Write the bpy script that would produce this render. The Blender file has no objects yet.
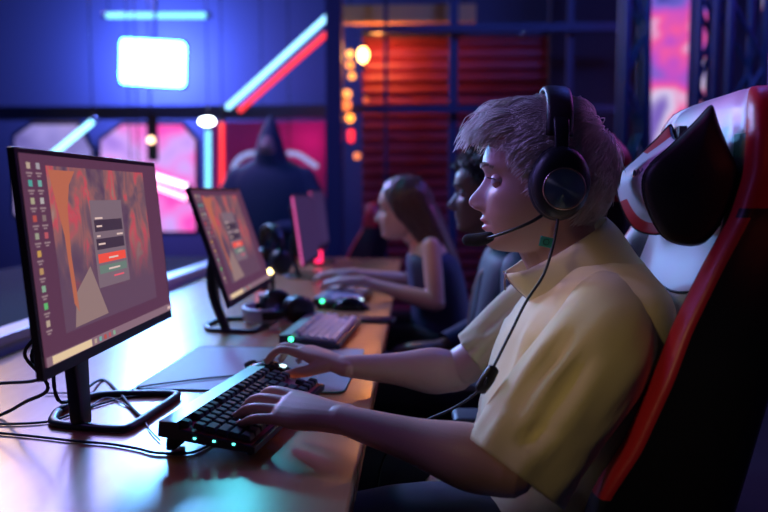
import bpy, bmesh, math, random
import numpy as np
from mathutils import Vector, Matrix, noise, Euler
random.seed(7); rng = np.random.default_rng(7)
C = bpy.context.scene.collection
PI = math.pi
DESK = .74
# ------------------------------------------------------------------ materials
def mat(name, col=(.5,.5,.5), rough=.5, metal=0., emit=None, es=1., coat=0., sheen=0., var=None, vscale=20., bump=0., bscale=80., alpha=1., spec=.5, sss=0.):
    m = bpy.data.materials.new(name); m.use_nodes = True
    nt = m.node_tree; b = nt.nodes['Principled BSDF']
    b.inputs['Base Color'].default_value = (*col, 1); b.inputs['Roughness'].default_value = rough
    b.inputs['Metallic'].default_value = metal; b.inputs['Coat Weight'].default_value = coat
    b.inputs['Sheen Weight'].default_value = sheen; b.inputs['Alpha'].default_value = alpha
    b.inputs['Specular IOR Level'].default_value = spec
    if sss: b.inputs['Subsurface Weight'].default_value = sss; b.inputs['Subsurface Scale'].default_value = .01; b.inputs['Subsurface Radius'].default_value = (1,.4,.25)
    if emit: b.inputs['Emission Color'].default_value = (*emit, 1); b.inputs['Emission Strength'].default_value = es
    tc = nt.nodes.new('ShaderNodeTexCoord')
    if var:
        n = nt.nodes.new('ShaderNodeTexNoise'); n.inputs['Scale'].default_value = vscale; n.inputs['Detail'].default_value = 4
        r = nt.nodes.new('ShaderNodeValToRGB'); r.color_ramp.elements[0].color = (*col, 1); r.color_ramp.elements[1].color = (*var, 1)
        r.color_ramp.elements[0].position = .35; r.color_ramp.elements[1].position = .65
        nt.links.new(tc.outputs['Object'], n.inputs['Vector']); nt.links.new(n.outputs[0], r.inputs[0]); nt.links.new(r.outputs[0], b.inputs['Base Color'])
    if bump:
        n = nt.nodes.new('ShaderNodeTexNoise'); n.inputs['Scale'].default_value = bscale; n.inputs['Detail'].default_value = 3
        bp = nt.nodes.new('ShaderNodeBump'); bp.inputs['Strength'].default_value = bump; bp.inputs['Distance'].default_value = .002
        nt.links.new(tc.outputs['Object'], n.inputs['Vector']); nt.links.new(n.outputs[0], bp.inputs['Height']); nt.links.new(bp.outputs[0], b.inputs['Normal'])
    return m
def emitter(name, col, s):
    return mat(name, (0.02,0.02,0.02), .6, emit=col, es=s)
# ------------------------------------------------------------------ mesh helpers
def mk(name, V, F, m, parent=None, off=(0,0,0), smooth=True, fm=None):
    me = bpy.data.meshes.new(name)
    V = np.asarray(V, float) - np.asarray(off, float)
    me.from_pydata(V.tolist(), [], [list(map(int, f)) for f in F])
    ms = m if isinstance(m, (list, tuple)) else [m]
    for q in ms: me.materials.append(q)
    if fm is not None: me.polygons.foreach_set('material_index', np.asarray(fm, np.int32))
    me.polygons.foreach_set('use_smooth', [smooth]*len(me.polygons))
    me.update()
    o = bpy.data.objects.new(name, me); C.objects.link(o)
    if parent: o.parent = parent
    return o
def tag(o, label=None, cat=None, group=None, kind=None):
    if label: o['label'] = label
    if cat: o['category'] = cat
    if group: o['group'] = group
    if kind: o['kind'] = kind
    return o
def empty(name, loc=(0,0,0), rot=(0,0,0)):
    o = bpy.data.objects.new(name, None); o.empty_display_size = .05; C.objects.link(o)
    o.location = loc; o.rotation_euler = rot; return o
def copy_tree(o, parent=None):
    c = o.copy(); C.objects.link(c); c.parent = parent
    for ch in list(o.children): copy_tree(ch, c)
    return c
class G:
    """collects shapes for one mesh"""
    def __init__(s): s.V = []; s.F = []; s.M = []
    def add(s, V, F, mi=0):
        b = len(s.V); s.V += [tuple(map(float, v)) for v in V]; s.F += [tuple(b+int(i) for i in f) for f in F]; s.M += [mi]*len(F); return s
    def box(s, x0, x1, y0, y1, z0, z1, bev=0., mi=0, R=None, T=(0,0,0)):
        bm = bmesh.new(); bmesh.ops.create_cube(bm, size=1)
        for v in bm.verts: v.co = Vector(((x0+x1)/2+v.co.x*(x1-x0), (y0+y1)/2+v.co.y*(y1-y0), (z0+z1)/2+v.co.z*(z1-z0)))
        if bev: bmesh.ops.bevel(bm, geom=bm.edges[:], offset=bev, segments=2, affect='EDGES', profile=.6)
        if R is not None: bmesh.ops.transform(bm, matrix=R, verts=bm.verts[:])
        bmesh.ops.translate(bm, vec=T, verts=bm.verts[:])
        bm.verts.index_update()
        s.add([v.co[:] for v in bm.verts], [[v.index for v in f.verts] for f in bm.faces], mi); bm.free(); return s
    def loft(s, pts, ra, rb=None, mi=0, **k):
        V, F = loft(pts, ra, rb, **k); return s.add(V, F, mi)
    def cyl(s, a, b, r, n=20, r2=None, mi=0):
        V, F = loft([a, b], [r, r2 if r2 is not None else r], n=n, k=1, cap=False); return s.add(V, F, mi)
    def sph(s, c, r, n=20, mi=0, R=None):
        r = np.array((r,r,r) if np.isscalar(r) else r, float); V = []; F = []
        nv = n//2
        for i in range(nv+1):
            t = PI*i/nv
            for j in range(n):
                p = 2*PI*j/n; V.append(np.array((math.sin(t)*math.cos(p), math.sin(t)*math.sin(p), math.cos(t)))*r)
        V = np.array(V)
        if R is not None: V = V @ np.array(R).T
        V = V + np.array(c)
        for i in range(nv):
            for j in range(n):
                F.append((i*n+j, (i+1)*n+j, (i+1)*n+(j+1)%n, i*n+(j+1)%n))
        return s.add(V, F, mi)
    def prism(s, poly, z0, z1, mi=0, ax='z'):
        n = len(poly)
        def P(u, v, w): return (u, v, w) if ax == 'z' else ((w, u, v) if ax == 'x' else (u, w, v))
        V = [P(u, v, z0) for u, v in poly]+[P(u, v, z1) for u, v in poly]
        return s.add(V, [tuple(range(n))[::-1], tuple(range(n, 2*n))]+[(i, (i+1) % n, n+(i+1) % n, n+i) for i in range(n)], mi)
    def obj(s, name, m, parent=None, smooth=False, off=(0,0,0)):
        o = mk(name, s.V, s.F, m, parent, off, smooth, s.M if isinstance(m, (list, tuple)) else None)
        return o
def cr(P, k):
    P = np.asarray(P, float)
    if k <= 1 or len(P) < 3:
        if len(P) == 2 and k > 1: return np.array([P[0]+(P[1]-P[0])*t for t in np.linspace(0, 1, k+1)])
        return P
    Q = np.vstack([2*P[0]-P[1], P, 2*P[-1]-P[-2]]); out = []
    for i in range(1, len(Q)-2):
        for j in range(k):
            t = j/k; a, b, c, d = Q[i-1], Q[i], Q[i+1], Q[i+2]
            out.append(.5*((2*b)+(-a+c)*t+(2*a-5*b+4*c-d)*t*t+(-a+3*b-3*c+d)*t**3))
    out.append(Q[-2]); return np.array(out)
def loft(pts, ra, rb=None, n=16, k=5, up=(0,0,1), cap=True, ex=2., closed=True):
    pts = cr(pts, k); ra = np.asarray(ra, float).reshape(-1, 1); ra = cr(ra, k)[:, 0]
    rb = ra if rb is None else cr(np.asarray(rb, float).reshape(-1, 1), k)[:, 0]
    ra = np.maximum(ra, 1e-5); rb = np.maximum(rb, 1e-5)
    T = np.gradient(pts, axis=0); T /= np.linalg.norm(T, axis=1)[:, None]+1e-12
    C0, RA, RB, TT = [], [], [], []
    if cap:
        for a in (80, 55, 28):
            f = math.cos(math.radians(a)); h = math.sin(math.radians(a))
            C0.append(pts[0]-T[0]*h*min(ra[0], rb[0])); RA.append(ra[0]*f); RB.append(rb[0]*f); TT.append(T[0])
    for i in range(len(pts)): C0.append(pts[i]); RA.append(ra[i]); RB.append(rb[i]); TT.append(T[i])
    if cap:
        for a in (28, 55, 80):
            f = math.cos(math.radians(a)); h = math.sin(math.radians(a))
            C0.append(pts[-1]+T[-1]*h*min(ra[-1], rb[-1])); RA.append(ra[-1]*f); RB.append(rb[-1]*f); TT.append(T[-1])
    up = np.array(up, float); V = []; prev = None
    for c, a, b, t in zip(C0, RA, RB, TT):
        ref = up if prev is None else prev
        s = ref - t*np.dot(ref, t)
        if np.linalg.norm(s) < 1e-3: s = np.array((1., 0, 0)) - t*t[0]
        s /= np.linalg.norm(s); prev = s if abs(np.dot(up, t)) > .95 or prev is not None and False else None
        if prev is None and abs(np.dot(up, t)) > .9: pass
        w = np.cross(t, s)
        for j in range(n):
            p = 2*PI*j/n; cx, sx = math.cos(p), math.sin(p)
            if ex != 2: cx = math.copysign(abs(cx)**(2/ex), cx); sx = math.copysign(abs(sx)**(2/ex), sx)
            V.append(c + w*a*cx + s*b*sx)     # a: sideways, b: along up
    m = len(C0); F = []
    for i in range(m-1):
        for j in range(n): F.append((i*n+j, i*n+(j+1) % n, (i+1)*n+(j+1) % n, (i+1)*n+j))
    if closed: F.append(tuple(range(n))[::-1]); F.append(tuple((m-1)*n+j for j in range(n)))
    return np.array(V), F
def union(g, voxel, smooth=4, fac=.5):
    o = g.obj('tmp', None) if False else mk('tmp', g.V, g.F, mat_tmp)
    md = o.modifiers.new('r', 'REMESH'); md.mode = 'VOXEL'; md.voxel_size = voxel; md.use_smooth_shade = True
    if smooth: ms = o.modifiers.new('s', 'SMOOTH'); ms.iterations = smooth; ms.factor = fac
    dg = bpy.context.evaluated_depsgraph_get(); e = o.evaluated_get(dg); me = e.to_mesh()
    V = np.empty(len(me.vertices)*3); me.vertices.foreach_get('co', V); V = V.reshape(-1, 3)
    F = [tuple(p.vertices) for p in me.polygons]
    e.to_mesh_clear(); me0 = o.data; bpy.data.objects.remove(o); bpy.data.meshes.remove(me0)
    return V, F
mat_tmp = bpy.data.materials.new('tmp')
def vnormals(V, F):
    V = np.asarray(V); N = np.zeros_like(V)
    A = np.array([f[:4] if len(f) >= 4 else (f[0], f[1], f[2], f[2]) for f in F if len(f) < 6])
    n = np.cross(V[A[:, 2]]-V[A[:, 0]], V[A[:, 3]]-V[A[:, 1]])
    for i in range(4): np.add.at(N, A[:, i], n)
    return N/(np.linalg.norm(N, axis=1)[:, None]+1e-12)
def folds(V, F, segs, sign=1):
    V = np.asarray(V, float); N = vnormals(V, F)*sign; D = np.zeros(len(V))
    for a, b, w, h in segs:
        a = np.array(a, float); b = np.array(b, float); ab = b-a
        t = np.clip(((V-a)@ab)/(ab@ab), 0, 1); d = np.linalg.norm(V-(a+t[:, None]*ab), axis=1)
        D += h*np.exp(-(d/w)**2)*(1-.3*np.abs(2*t-1))
    return V+N*D[:, None]
def nz(p, s=1., o=0.): return noise.noise(Vector((p[0]*s+o, p[1]*s+o*1.7, p[2]*s-o)))
def R3(rx=0, ry=0, rz=0): return Euler((rx, ry, rz)).to_matrix().to_4x4()

# ------------------------------------------------------------------ camera
CAM = Vector((0, 0, 1.12))
cd = bpy.data.cameras.new('camera'); cam = bpy.data.objects.new('camera', cd); C.objects.link(cam)
cam.location = CAM; cam.rotation_euler = (math.radians(90-4.75), 0, math.radians(2.4))
cd.lens = 35; cd.sensor_width = 36; cd.clip_start = .02
cd.dof.use_dof = True; cd.dof.focus_distance = 1.2; cd.dof.aperture_fstop = 2.3
bpy.context.scene.camera = cam
_M = Matrix.Translation(CAM) @ Euler(cam.rotation_euler).to_matrix().to_4x4()
def at(px, py, Y):
    d = (_M.to_3x3() @ Vector(((px-384)/746.67, (256-py)/746.67, -1)))
    return CAM + d*(Y/d.y)
# ------------------------------------------------------------------ shared materials
black = mat('black_plastic', (.012,.013,.018), .42)
blackg = mat('black_gloss', (.01,.01,.014), .22)
dkmetal = mat('dark_metal', (.03,.032,.045), .35, .6)
rubber = mat('rubber', (.01,.01,.012), .6)
silver = mat('silver_aluminium', (.5,.5,.56), .34, .7)
EXEC_SETTING = True
# ------------------------------------------------------------------ the setting
floorm = mat('floor_vinyl', (.010,.010,.014), .7, var=(.014,.013,.018), vscale=3, spec=.2)
wallm = mat('wall_paint', (.10,.11,.20), .75, bump=.3, bscale=8)
ceilm = mat('ceiling_paint', (.02,.02,.03), .9)
X0, X1, Y0, Y1, ZC = -6.2, 4.6, -2.5, 8.6, 4.2
def st(name, g, m): o = g.obj(name, m); o['kind'] = 'structure'; return o
st('floor', G().box(X0, X1, Y0, Y1, -.1, 0), floorm)
st('ceiling', G().box(X0, X1, Y0, Y1, ZC, ZC+.1), ceilm)
st('wall_back', G().box(X0, X1, Y1, Y1+.1, 0, ZC), wallm)
st('wall_left', G().box(X0-.1, X0, Y0, Y1, 0, ZC), wallm)
st('wall_right', G().box(X1, X1+.1, Y0, Y1, 0, ZC), ceilm)
st('wall_front', G().box(X0, X1, Y0-.1, Y0, 0, ZC), ceilm)
# dark beam across the back and the partition frame
beamm = mat('beam_paint', (.018,.03,.09), .5)
magm = mat('magenta_fabric_wall', (.38,.05,.22), .8)
g = G(); a = at(-40, 116, 7.6); b = at(338, 108, 7.6)
g.box(a.x, b.x, 7.55, 7.7, a.z-.04, a.z+.09)
st('trim_1', g, beamm)
# ------------------------------------------------------------------ lamps the room has
def tube(name, p, q, r, col, s, label, group=None, cat='light tube'):
    p = Vector(p); q = Vector(q); d = (q-p).normalized()
    root = empty(name, p); tag(root, label, cat, group)
    V, F = loft([p, q], [r, r], n=14, k=1); mk('diffuser', V, F, emitter(name+'_glow', col, s), root, p)
    for nm, u, w in (('end_cap', p, -d), ('end_cap', q, d)):
        V, F = loft([u+w*r*.6, u+w*(r*.6+.03)], [r*1.15]*2, n=14, k=1, cap=False); mk(nm, V, F, dkmetal, root, p)
    # bracket back to the wall
    hi = p if p.z > q.z else q
    V, F = loft([Vector((hi.x, hi.y+r*.6, hi.z)), Vector((hi.x, hi.y+r*.6, ZC))], [.005]*2, n=6, k=1, cap=False); mk('hanger_rod', V, F, dkmetal, root, p)
    return root
cy = (.25,.85,1.); rd = (1.,.035,.035)
tube('light_tube', at(108, 15.5, 6.6), at(206, 15.5, 6.6), .024, (.2,.72,1.), 2.0, 'horizontal cyan light tube above the bright rectangular panel', 'cyan light tubes')
tube('light_tube', at(92, 122, 6.2), at(48, 158, 6.2), .023, (.3,.8,1.), 3.0, 'slanted cyan light tube above the left end of the front monitor', 'cyan light tubes')
tube('light_tube', at(228, 107, 6.2), at(328, 16, 6.0), .023, (.28,.66,1.), 2.6, 'long diagonal blue-white light tube beside the red one', 'cyan light tubes')
tube('light_tube', at(240, 110, 6.1), at(334, 27, 5.9), .021, rd, 1.7, 'long diagonal red light tube under the blue-white one', 'red light tubes')
tube('light_tube', at(208, 132, 6.4), at(208, 188, 6.4), .023, (.2,.75,.95), 1.8, 'vertical cyan light tube standing left of the red one', 'cyan light tubes')
tube('light_tube', at(222, 124, 6.4), at(222, 188, 6.4), .021, rd, 1.7, 'vertical red light tube standing right of the cyan one', 'red light tubes')
tube('light_tube', at(130, 168, 6.0), at(186, 186, 6.0), .023, (1.,.7,.95), 4, 'upper hot white slanted light tube between the two nearest monitors', 'white slanted tubes')
tube('light_tube', at(138, 180, 6.0), at(186, 198, 6.0), .023, (1.,.35,.6), 4, 'lower pinkish slanted light tube between the two nearest monitors', 'white slanted tubes')
# round blob lamp on top of the vertical tube
p = at(207, 121.5, 6.35); root = empty('spot_lamp', p); tag(root, 'small oval white lamp above the vertical cyan tube', 'lamp')
G().sph((0,0,0), (.07,.04,.035)).obj('bulb', emitter('lamp_white', (.8,.95,1.), 14), root, True)
G().cyl((0,.03,0), (0,.1,0), .03).obj('lamp_housing', dkmetal, root)
# rectangular panel
pa = at(153, 63, 6.3); root = empty('floodlight', pa); tag(root, 'blinding white rectangular floodlight high before the back wall', 'floodlight')
hw, hh = .265, .185
poly = []
for cx_, cz_, a0 in ((hw-.04, hh-.04, 0), (-hw+.04, hh-.04, 90), (-hw+.04, -hh+.04, 180), (hw-.04, -hh+.04, 270)):
    for k in range(5): t = math.radians(a0+k*22.5); poly.append((cx_+.04*math.cos(t), cz_+.04*math.sin(t)))
G().prism(poly, -.02, .02, ax='y').obj('diffuser', emitter('panel_glow', (.09,.55,.9), 26), root)
G().box(-hw-.01, hw+.01, .02, .07, -hh-.01, hh+.01, .01).obj('housing', dkmetal, root)
G().cyl((0,.05,hh), (0,.05,ZC-pa.z), .014).obj('hanger', dkmetal, root)
root.rotation_euler = (0, math.radians(2.5), math.radians(8))
# backdrop screens (pink-white glowing shapes)
def glow_screen(name, corners, Y, c1, c2, s, scale, label, group=None, fr=.035):
    P = [at(x, y, Y) for x, y in corners]; c = sum(P, Vector())/len(P)
    root = empty(name, c); tag(root, label, 'screen', group)
    m = bpy.data.materials.new(name+'_picture'); m.use_nodes = True; nt = m.node_tree; b = nt.nodes['Principled BSDF']
    b.inputs['Base Color'].default_value = (.02,.02,.02,1); b.inputs['Roughness'].default_value = .5
    tc = nt.nodes.new('ShaderNodeTexCoord'); n = nt.nodes.new('ShaderNodeTexNoise'); n.inputs['Scale'].default_value = scale; n.inputs['Detail'].default_value = 2
    r = nt.nodes.new('ShaderNodeValToRGB'); cols = c1 if isinstance(c1, list) else [c1, c2]
    r.color_ramp.elements[0].position = .3; r.color_ramp.elements[1].position = .68
    r.color_ramp.elements[0].color = (*cols[0], 1); r.color_ramp.elements[1].color = (*cols[-1], 1)
    for i, q in enumerate(cols[1:-1]): e = r.color_ramp.elements.new(.3+.38*(i+1)/(len(cols)-1)); e.color = (*q, 1)
    nt.links.new(tc.outputs['Object'], n.inputs['Vector']); nt.links.new(n.outputs[0], r.inputs[0]); nt.links.new(r.outputs[0], b.inputs['Emission Color'])
    b.inputs['Emission Strength'].default_value = s
    g = G(); n_ = len(P); V = [tuple(q-c) for q in P]+[tuple(q-c+Vector((0,.04,0))) for q in P]
    g.add(V, [tuple(range(n_)), tuple(range(n_, 2*n_))[::-1]]+[(i, n_+i, n_+(i+1) % n_, (i+1) % n_) for i in range(n_)]); g.obj('display', m, root)
    g = G()
    for i in range(n_): g.loft([P[i]-c+Vector((0,.03,0)), P[(i+1) % n_]-c+Vector((0,.03,0))], [fr]*2, n=6, k=1)
    g.obj('frame', beamm, root)
    return root
glow_screen('backdrop_screen', [(14,136),(32,124),(78,124),(92,150),(92,215),(14,215)], 7.45, [(.10,.08,.35),(.35,.3,.8),(.6,.45,.9)], None, .9, 1.6, 'pale violet glowing backdrop screen at far left', 'glowing backdrop screens')
glow_screen('backdrop_screen', [(100,140),(122,124),(182,124),(196,140),(196,232),(100,232)], 7.45, [(.22,.12,.65),(.62,.35,.9),(1.,.06,.5),(.75,.4,.95)], None, 1.15, 1.5, 'bright magenta glowing backdrop screen between the front monitors', 'glowing backdrop screens')
# magenta wall sections behind the hooded figure
a = at(212, 122, 7.9); b = at(326, 250, 7.9)
o = G().box(a.x, b.x, 7.88, 7.95, b.z, a.z).obj('wall_panel', magm); tag(o, 'magenta wall panel behind the dark hooded figure', 'wall panel')
p = at(151, 140, 7.2); root = empty('round_lamp', p); tag(root, 'small round warm lamp hanging before the magenta backdrop screen', 'lamp')
G().sph((0,0,0), .035).obj('bulb', emitter('lamp_peach', (1.,.6,.35), 5), root, True)
G().cyl((0,0,.03), (0,0,ZC-p.z), .008).obj('hanger', dkmetal, root)
G().box(-.05, .05, .03, .06, -.2, .25).obj('backplate', black, root)
# ---- pillar with bulbs, corrugated shutter, frame
g = G(); a = at(326, 0, 5.9); b = at(342, 0, 5.9); g.box(a.x, b.x, 5.85, 6.0, 0, ZC); st('trim_2', g, beamm)
shm = mat('red_shutter', (.30,.035,.06), .5)
a = at(362, 38, 6.9); b = at(560, 38, 6.9)
root = empty('roller_shutter', ((a.x+b.x)/2, 6.95, 0)); tag(root, 'dark red ribbed shutter lit by the orange wall lamp', 'shutter')
g = G(); zt = a.z
zz = .05
while zz < zt:
    g.prism([(6.88-6.95, zz), (6.93-6.95, zz+.01), (6.93-6.95, zz+.06), (6.88-6.95, zz+.10), (0.06, zz+.10), (.06, zz)], a.x-root.location.x, b.x-root.location.x, ax='x'); zz += .105
g.obj('slat_curtain', shm, root)
g = G(); g.box(a.x-root.location.x, b.x-root.location.x, -.1, .12, zt, zt+.06); g.obj('shutter_box', beamm, root)
ochm = mat('ochre_board', (.75,.45,.15), .6)
a = at(338, 5, 6.5); b = at(476, 22, 6.5)
root = empty('fascia_board', (a.x, 6.5, b.z)); tag(root, 'ochre fascia board above the red shutter', 'board')
G().box(0, b.x-a.x, 0, .06, 0, a.z-b.z, .005).obj('board', ochm, root)
for xx in (.1, b.x-a.x-.1): G().cyl((xx, .03, a.z-b.z), (xx, .03, ZC-b.z), .01, 8).obj('hanger_rod', dkmetal, root)
# blue steel frame in front of the shutter
def bar(g, p, q, r): g.loft([p, q], [r, r], n=4, k=1, cap=False)
def post(px, w, Y, label, name='steel_post', py0=-30):
    a = at(px-w/2, 0, Y); b = at(px+w/2, 0, Y)
    o = G().box(-(b.x-a.x)/2, (b.x-a.x)/2, -.03, .03, 0, ZC, .004).obj(name, beamm); o.location = ((a.x+b.x)/2, Y, 0)
    return tag(o, label, 'post', 'blue steel posts')
post(386, 4, 6.2, 'thin blue steel post just right of the orange wall lamp')
post(454, 9, 6.2, 'wide blue steel post crossing the red shutter')
post(571, 6, 6.2, 'blue steel post left of the lattice truss', )
for py, lab, x0, x1 in ((28, 'upper blue rail above the ribbed shutter', 370, 620), (109, 'lower blue rail across the ribbed shutter', 345, 620)):
    a = at(x0, py-3, 6.1); b = at(x1, py+3, 6.1)
    o = G().box(a.x, b.x, 6.08, 6.13, b.z, a.z).obj('steel_rail', beamm); tag(o, lab, 'rail', 'blue steel rails')
# orange wall lamp & string bulbs
p = at(363, 55, 6.4); root = empty('wall_lamp', p); tag(root, 'glowing orange-yellow wall lamp at the shutter corner', 'lamp')
G().sph((0,0,0), (.045,.04,.065)).obj('bulb', emitter('lamp_orange', (1.,.48,.12), 16), root, True)
G().cyl((0,.03,-.12), (0,.03,.12), .02).obj('lamp_holder', dkmetal, root)
l = bpy.data.lights.new('wall_lamp_light', 'POINT'); l.energy = 16; l.color = (1,.3,.06); l.shadow_soft_size = .06; l.energy = 15
lo = bpy.data.objects.new('wall_lamp_light', l); C.objects.link(lo); lo.location = p+Vector((.12,.18,.02))
bulbs = [(338,54,.026,(1,.25,.2),1.2,'dim pink'),(350,54,.030,(1,.45,.12),4,'amber'),(350,65,.034,(1,.35,.08),2.6,'amber'),(352,76,.03,(1,.4,.1),3,'amber'),
 (347,94,.036,(1,.38,.12),3,'large peach'),(346,105,.045,(1,.25,.08),2.2,'large peach'),(350,118,.036,(1,.35,.05),4,'bright orange'),(351,133,.03,(1,.03,.05),2.6,'red'),(351,139,.028,(1,.03,.05),2.4,'red'),(357,156,.028,(1,.3,.12),1.8,'dim orange'),(366,100,.02,(1,.2,.05),1.2,'tiny orange')]
names_pos = ['leftmost of the top pair','at the top of the string','second below the top','third below the top','upper of the large ones','lower of the large ones','just below the large ones','upper of the red pair','lower of the red pair','at the bottom of the string','right of the large ones']
for i, (x, y, r, c, s, nm) in enumerate(bulbs):
    p = at(x, y, 6.0 if i != 3 else 5.95); root = empty('string_bulb', p); tag(root, f'{nm} round bulb on the pillar, {names_pos[i]}', 'bulb', 'coloured bulbs on the pillar')
    G().sph((0,0,0), r, 14).obj('bulb', emitter(f'bulb_{i}', (c[0], c[1]*.8, c[2]*.6), s*.9), root, True)
    G().cyl((0,0,r*.7), (0,0,r*.7+.03), r*.4, 10).obj('socket', black, root)
# ---- right side: trusses and LED screens
def truss(px0, px1, Y, label, step=.28):
    a = at(px0, 100, Y); b = at(px1, 100, Y); cx = (a.x+b.x)/2; hwid = (b.x-a.x)/2
    root = empty('lattice_truss', (cx, Y, 0)); tag(root, label, 'truss', 'blue lattice trusses')
    for sx in (-1, 1):
        for sy in (0, 1):
            G().cyl((sx*hwid, sy*hwid*2, 0), (sx*hwid, sy*hwid*2, ZC), .022, 10).obj('chord', beamm, root, True)
    g = G(); z = .1; s = 1
    while z < ZC-step:
        bar(g, (-s*hwid, 0, z), (s*hwid, 0, z+step), .013); bar(g, (-s*hwid, hwid*2, z), (s*hwid, hwid*2, z+step), .013)
        bar(g, (hwid, (1-s)*hwid, z), (hwid, (1+s)*hwid, z+step), .013); z += step; s = -s
    g.obj('lacing', beamm, root)
truss(625, 645, 4.4, 'tall blue lattice truss left of the tall pink screen')
truss(697, 715, 4.6, 'tall blue lattice truss right of the tall pink screen')
truss(728, 764, 4.1, 'dark wide lattice truss at the right edge', .34)
led = [(.03,.03,.25),(.16,.12,.6),(.55,.08,.55),(.9,.1,.35),(.7,.6,.85),(.2,.12,.5)]
glow_screen('video_wall', [(652,-40),(694,-40),(694,205),(652,205)], 5.4, led, None, 1.0, 2.4, 'tall pink and violet video screen behind the racing chair', 'video screens on the right', .012)
glow_screen('video_wall', [(700,-40),(719,-40),(719,150),(700,150)], 5.5, led, None, 1.0, 4.0, 'narrow pale pink video screen right of the tall one', 'video screens on the right', .012)
glow_screen('video_wall', [(764,-40),(800,-40),(800,150),(764,150)], 5.5, led, None, 1.2, 5.0, 'sliver of bright video screen at the right frame edge', 'video screens on the right', .012)
# dark partition behind the players
o = G().box(1.15, 2.35, 6.6, 6.7, 0, ZC).obj('partition_panel', mat('partition_black', (.012,.014,.03), .7)); tag(o, 'tall black partition panel between shutter and truss', 'partition')
# ---- hooded dark figure with pale curved bars behind
figm = mat('hooded_cloth', (.015,.025,.07), .8)
fx = at(271, 160, 5.0)
g = G()
g.loft([(0,0,0),(0,0,.5),(0,0,.95),(0,.0,1.16),(0,0,1.29),(0,-.01,1.36)], [.30,.29,.30,.30,.22,.09], [.2,.19,.19,.17,.13,.09], n=28, up=(0,1,0))
g.loft([(0,0,1.30),(0,-.02,1.40),(0,-.01,1.51),(.0,.02,1.63)], [.125,.10,.070,.022], [.12,.115,.08,.03], n=20, up=(0,1,0))
for s in (-1, 1): g.loft([(s*.22,0,1.22),(s*.30,-.05,1.05),(s*.28,-.2,.92),(s*.1,-.28,.9)], [.085,.08,.065,.045], n=14)
V, F = union(g, .015, 6)
root = mk('hooded_figure', V, F, figm); root.location = (fx.x, 5.0, 0); tag(root, 'dark hooded figure standing before the magenta wall', 'figure')
g = G().loft([(0,-.10,1.36),(0,-.115,1.42),(0,-.10,1.48)], [.04,.055,.03], [.02,.03,.02], n=14, up=(0,1,0)); g.obj('face', mat('shaded_face', (.25,.12,.14), .6), root, True)
for s, pts, lab in ((-1, [(262,153),(248,154),(238,160),(233,168)], 'pale curved light bar left of the hooded figure'), (1, [(289,153),(299,155),(310,162),(316,166)], 'pale curved light bar right of the hooded figure')):
    P = [at(x, y, 6.9) for x, y in pts]; V, F = loft(P, [.022]*4, n=12); o = empty('curved_light_bar', P[0]); mk('diffuser', V, F, emitter('bar_glow_%d' % s, (.35,.42,.9), .9), o, P[0])
    G().cyl((0,.02,0), (0,.02,ZC-P[0].z), .005, 8).obj('hanger_rod', dkmetal, o)
    tag(o, lab, 'light bar', 'pale curved light bars')

# ------------------------------------------------------------------ desk
woodm = bpy.data.materials.new('orange_laminate'); woodm.use_nodes = True; nt = woodm.node_tree; b = nt.nodes['Principled BSDF']
tc = nt.nodes.new('ShaderNodeTexCoord'); mp = nt.nodes.new('ShaderNodeMapping'); mp.inputs['Scale'].default_value = (14, 1.2, 6)
n = nt.nodes.new('ShaderNodeTexNoise'); n.inputs['Scale'].default_value = 3; n.inputs['Detail'].default_value = 5
r = nt.nodes.new('ShaderNodeValToRGB'); r.color_ramp.elements[0].color = (.42,.16,.065,1); r.color_ramp.elements[1].color = (.54,.23,.10,1)
nt.links.new(tc.outputs['Object'], mp.inputs[0]); nt.links.new(mp.outputs[0], n.inputs['Vector']); nt.links.new(n.outputs[0], r.inputs[0]); nt.links.new(r.outputs[0], b.inputs['Base Color'])
b.inputs['Roughness'].default_value = .25; b.inputs['Specular IOR Level'].default_value = .75
root = empty('gaming_desk', (-.525, 2.2, 0)); tag(root, 'long orange wood-look desk shared by the row of players', 'desk')
G().box(-.445, .446, -1.95, 2.2, DESK-.035, DESK, .004).obj('tabletop', woodm, root)
for yy in (-1.8, 0, 1.9): G().box(-.40, .36, yy-.02, yy+.02, 0, DESK-.035).obj('leg', dkmetal, root)
G().box(-.40, -.37, -1.9, 2.1, .2, DESK-.036).obj('modesty_panel', black, root)
o = G().box(-1.02, -.985, .25, 4.4, DESK-.3, DESK+.02, .003).box(-1.05, -.975, .25, 4.4, DESK+.02, DESK+.045, .006).obj('cable_rail', mat('pale_rail', (.55,.5,.65), .4)); tag(o, 'pale rail running along the rear edge of the long desk', 'rail')
# opposite desk behind (dark)
root = empty('gaming_desk', (-1.6, 2.4, 0)); tag(root, 'second long dark desk beyond the pale rail, mostly behind the front monitor', 'desk')
G().box(-.5, .5, -1.9, 2.1, DESK-.035, DESK-.002, .004).obj('tabletop', mat('dark_laminate', (.012,.008,.02), .95, spec=.1), root)
for yy in (-1.7, 1.9): G().box(-.45, .45, yy-.02, yy+.02, 0, DESK-.035).obj('leg', dkmetal, root)

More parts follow.
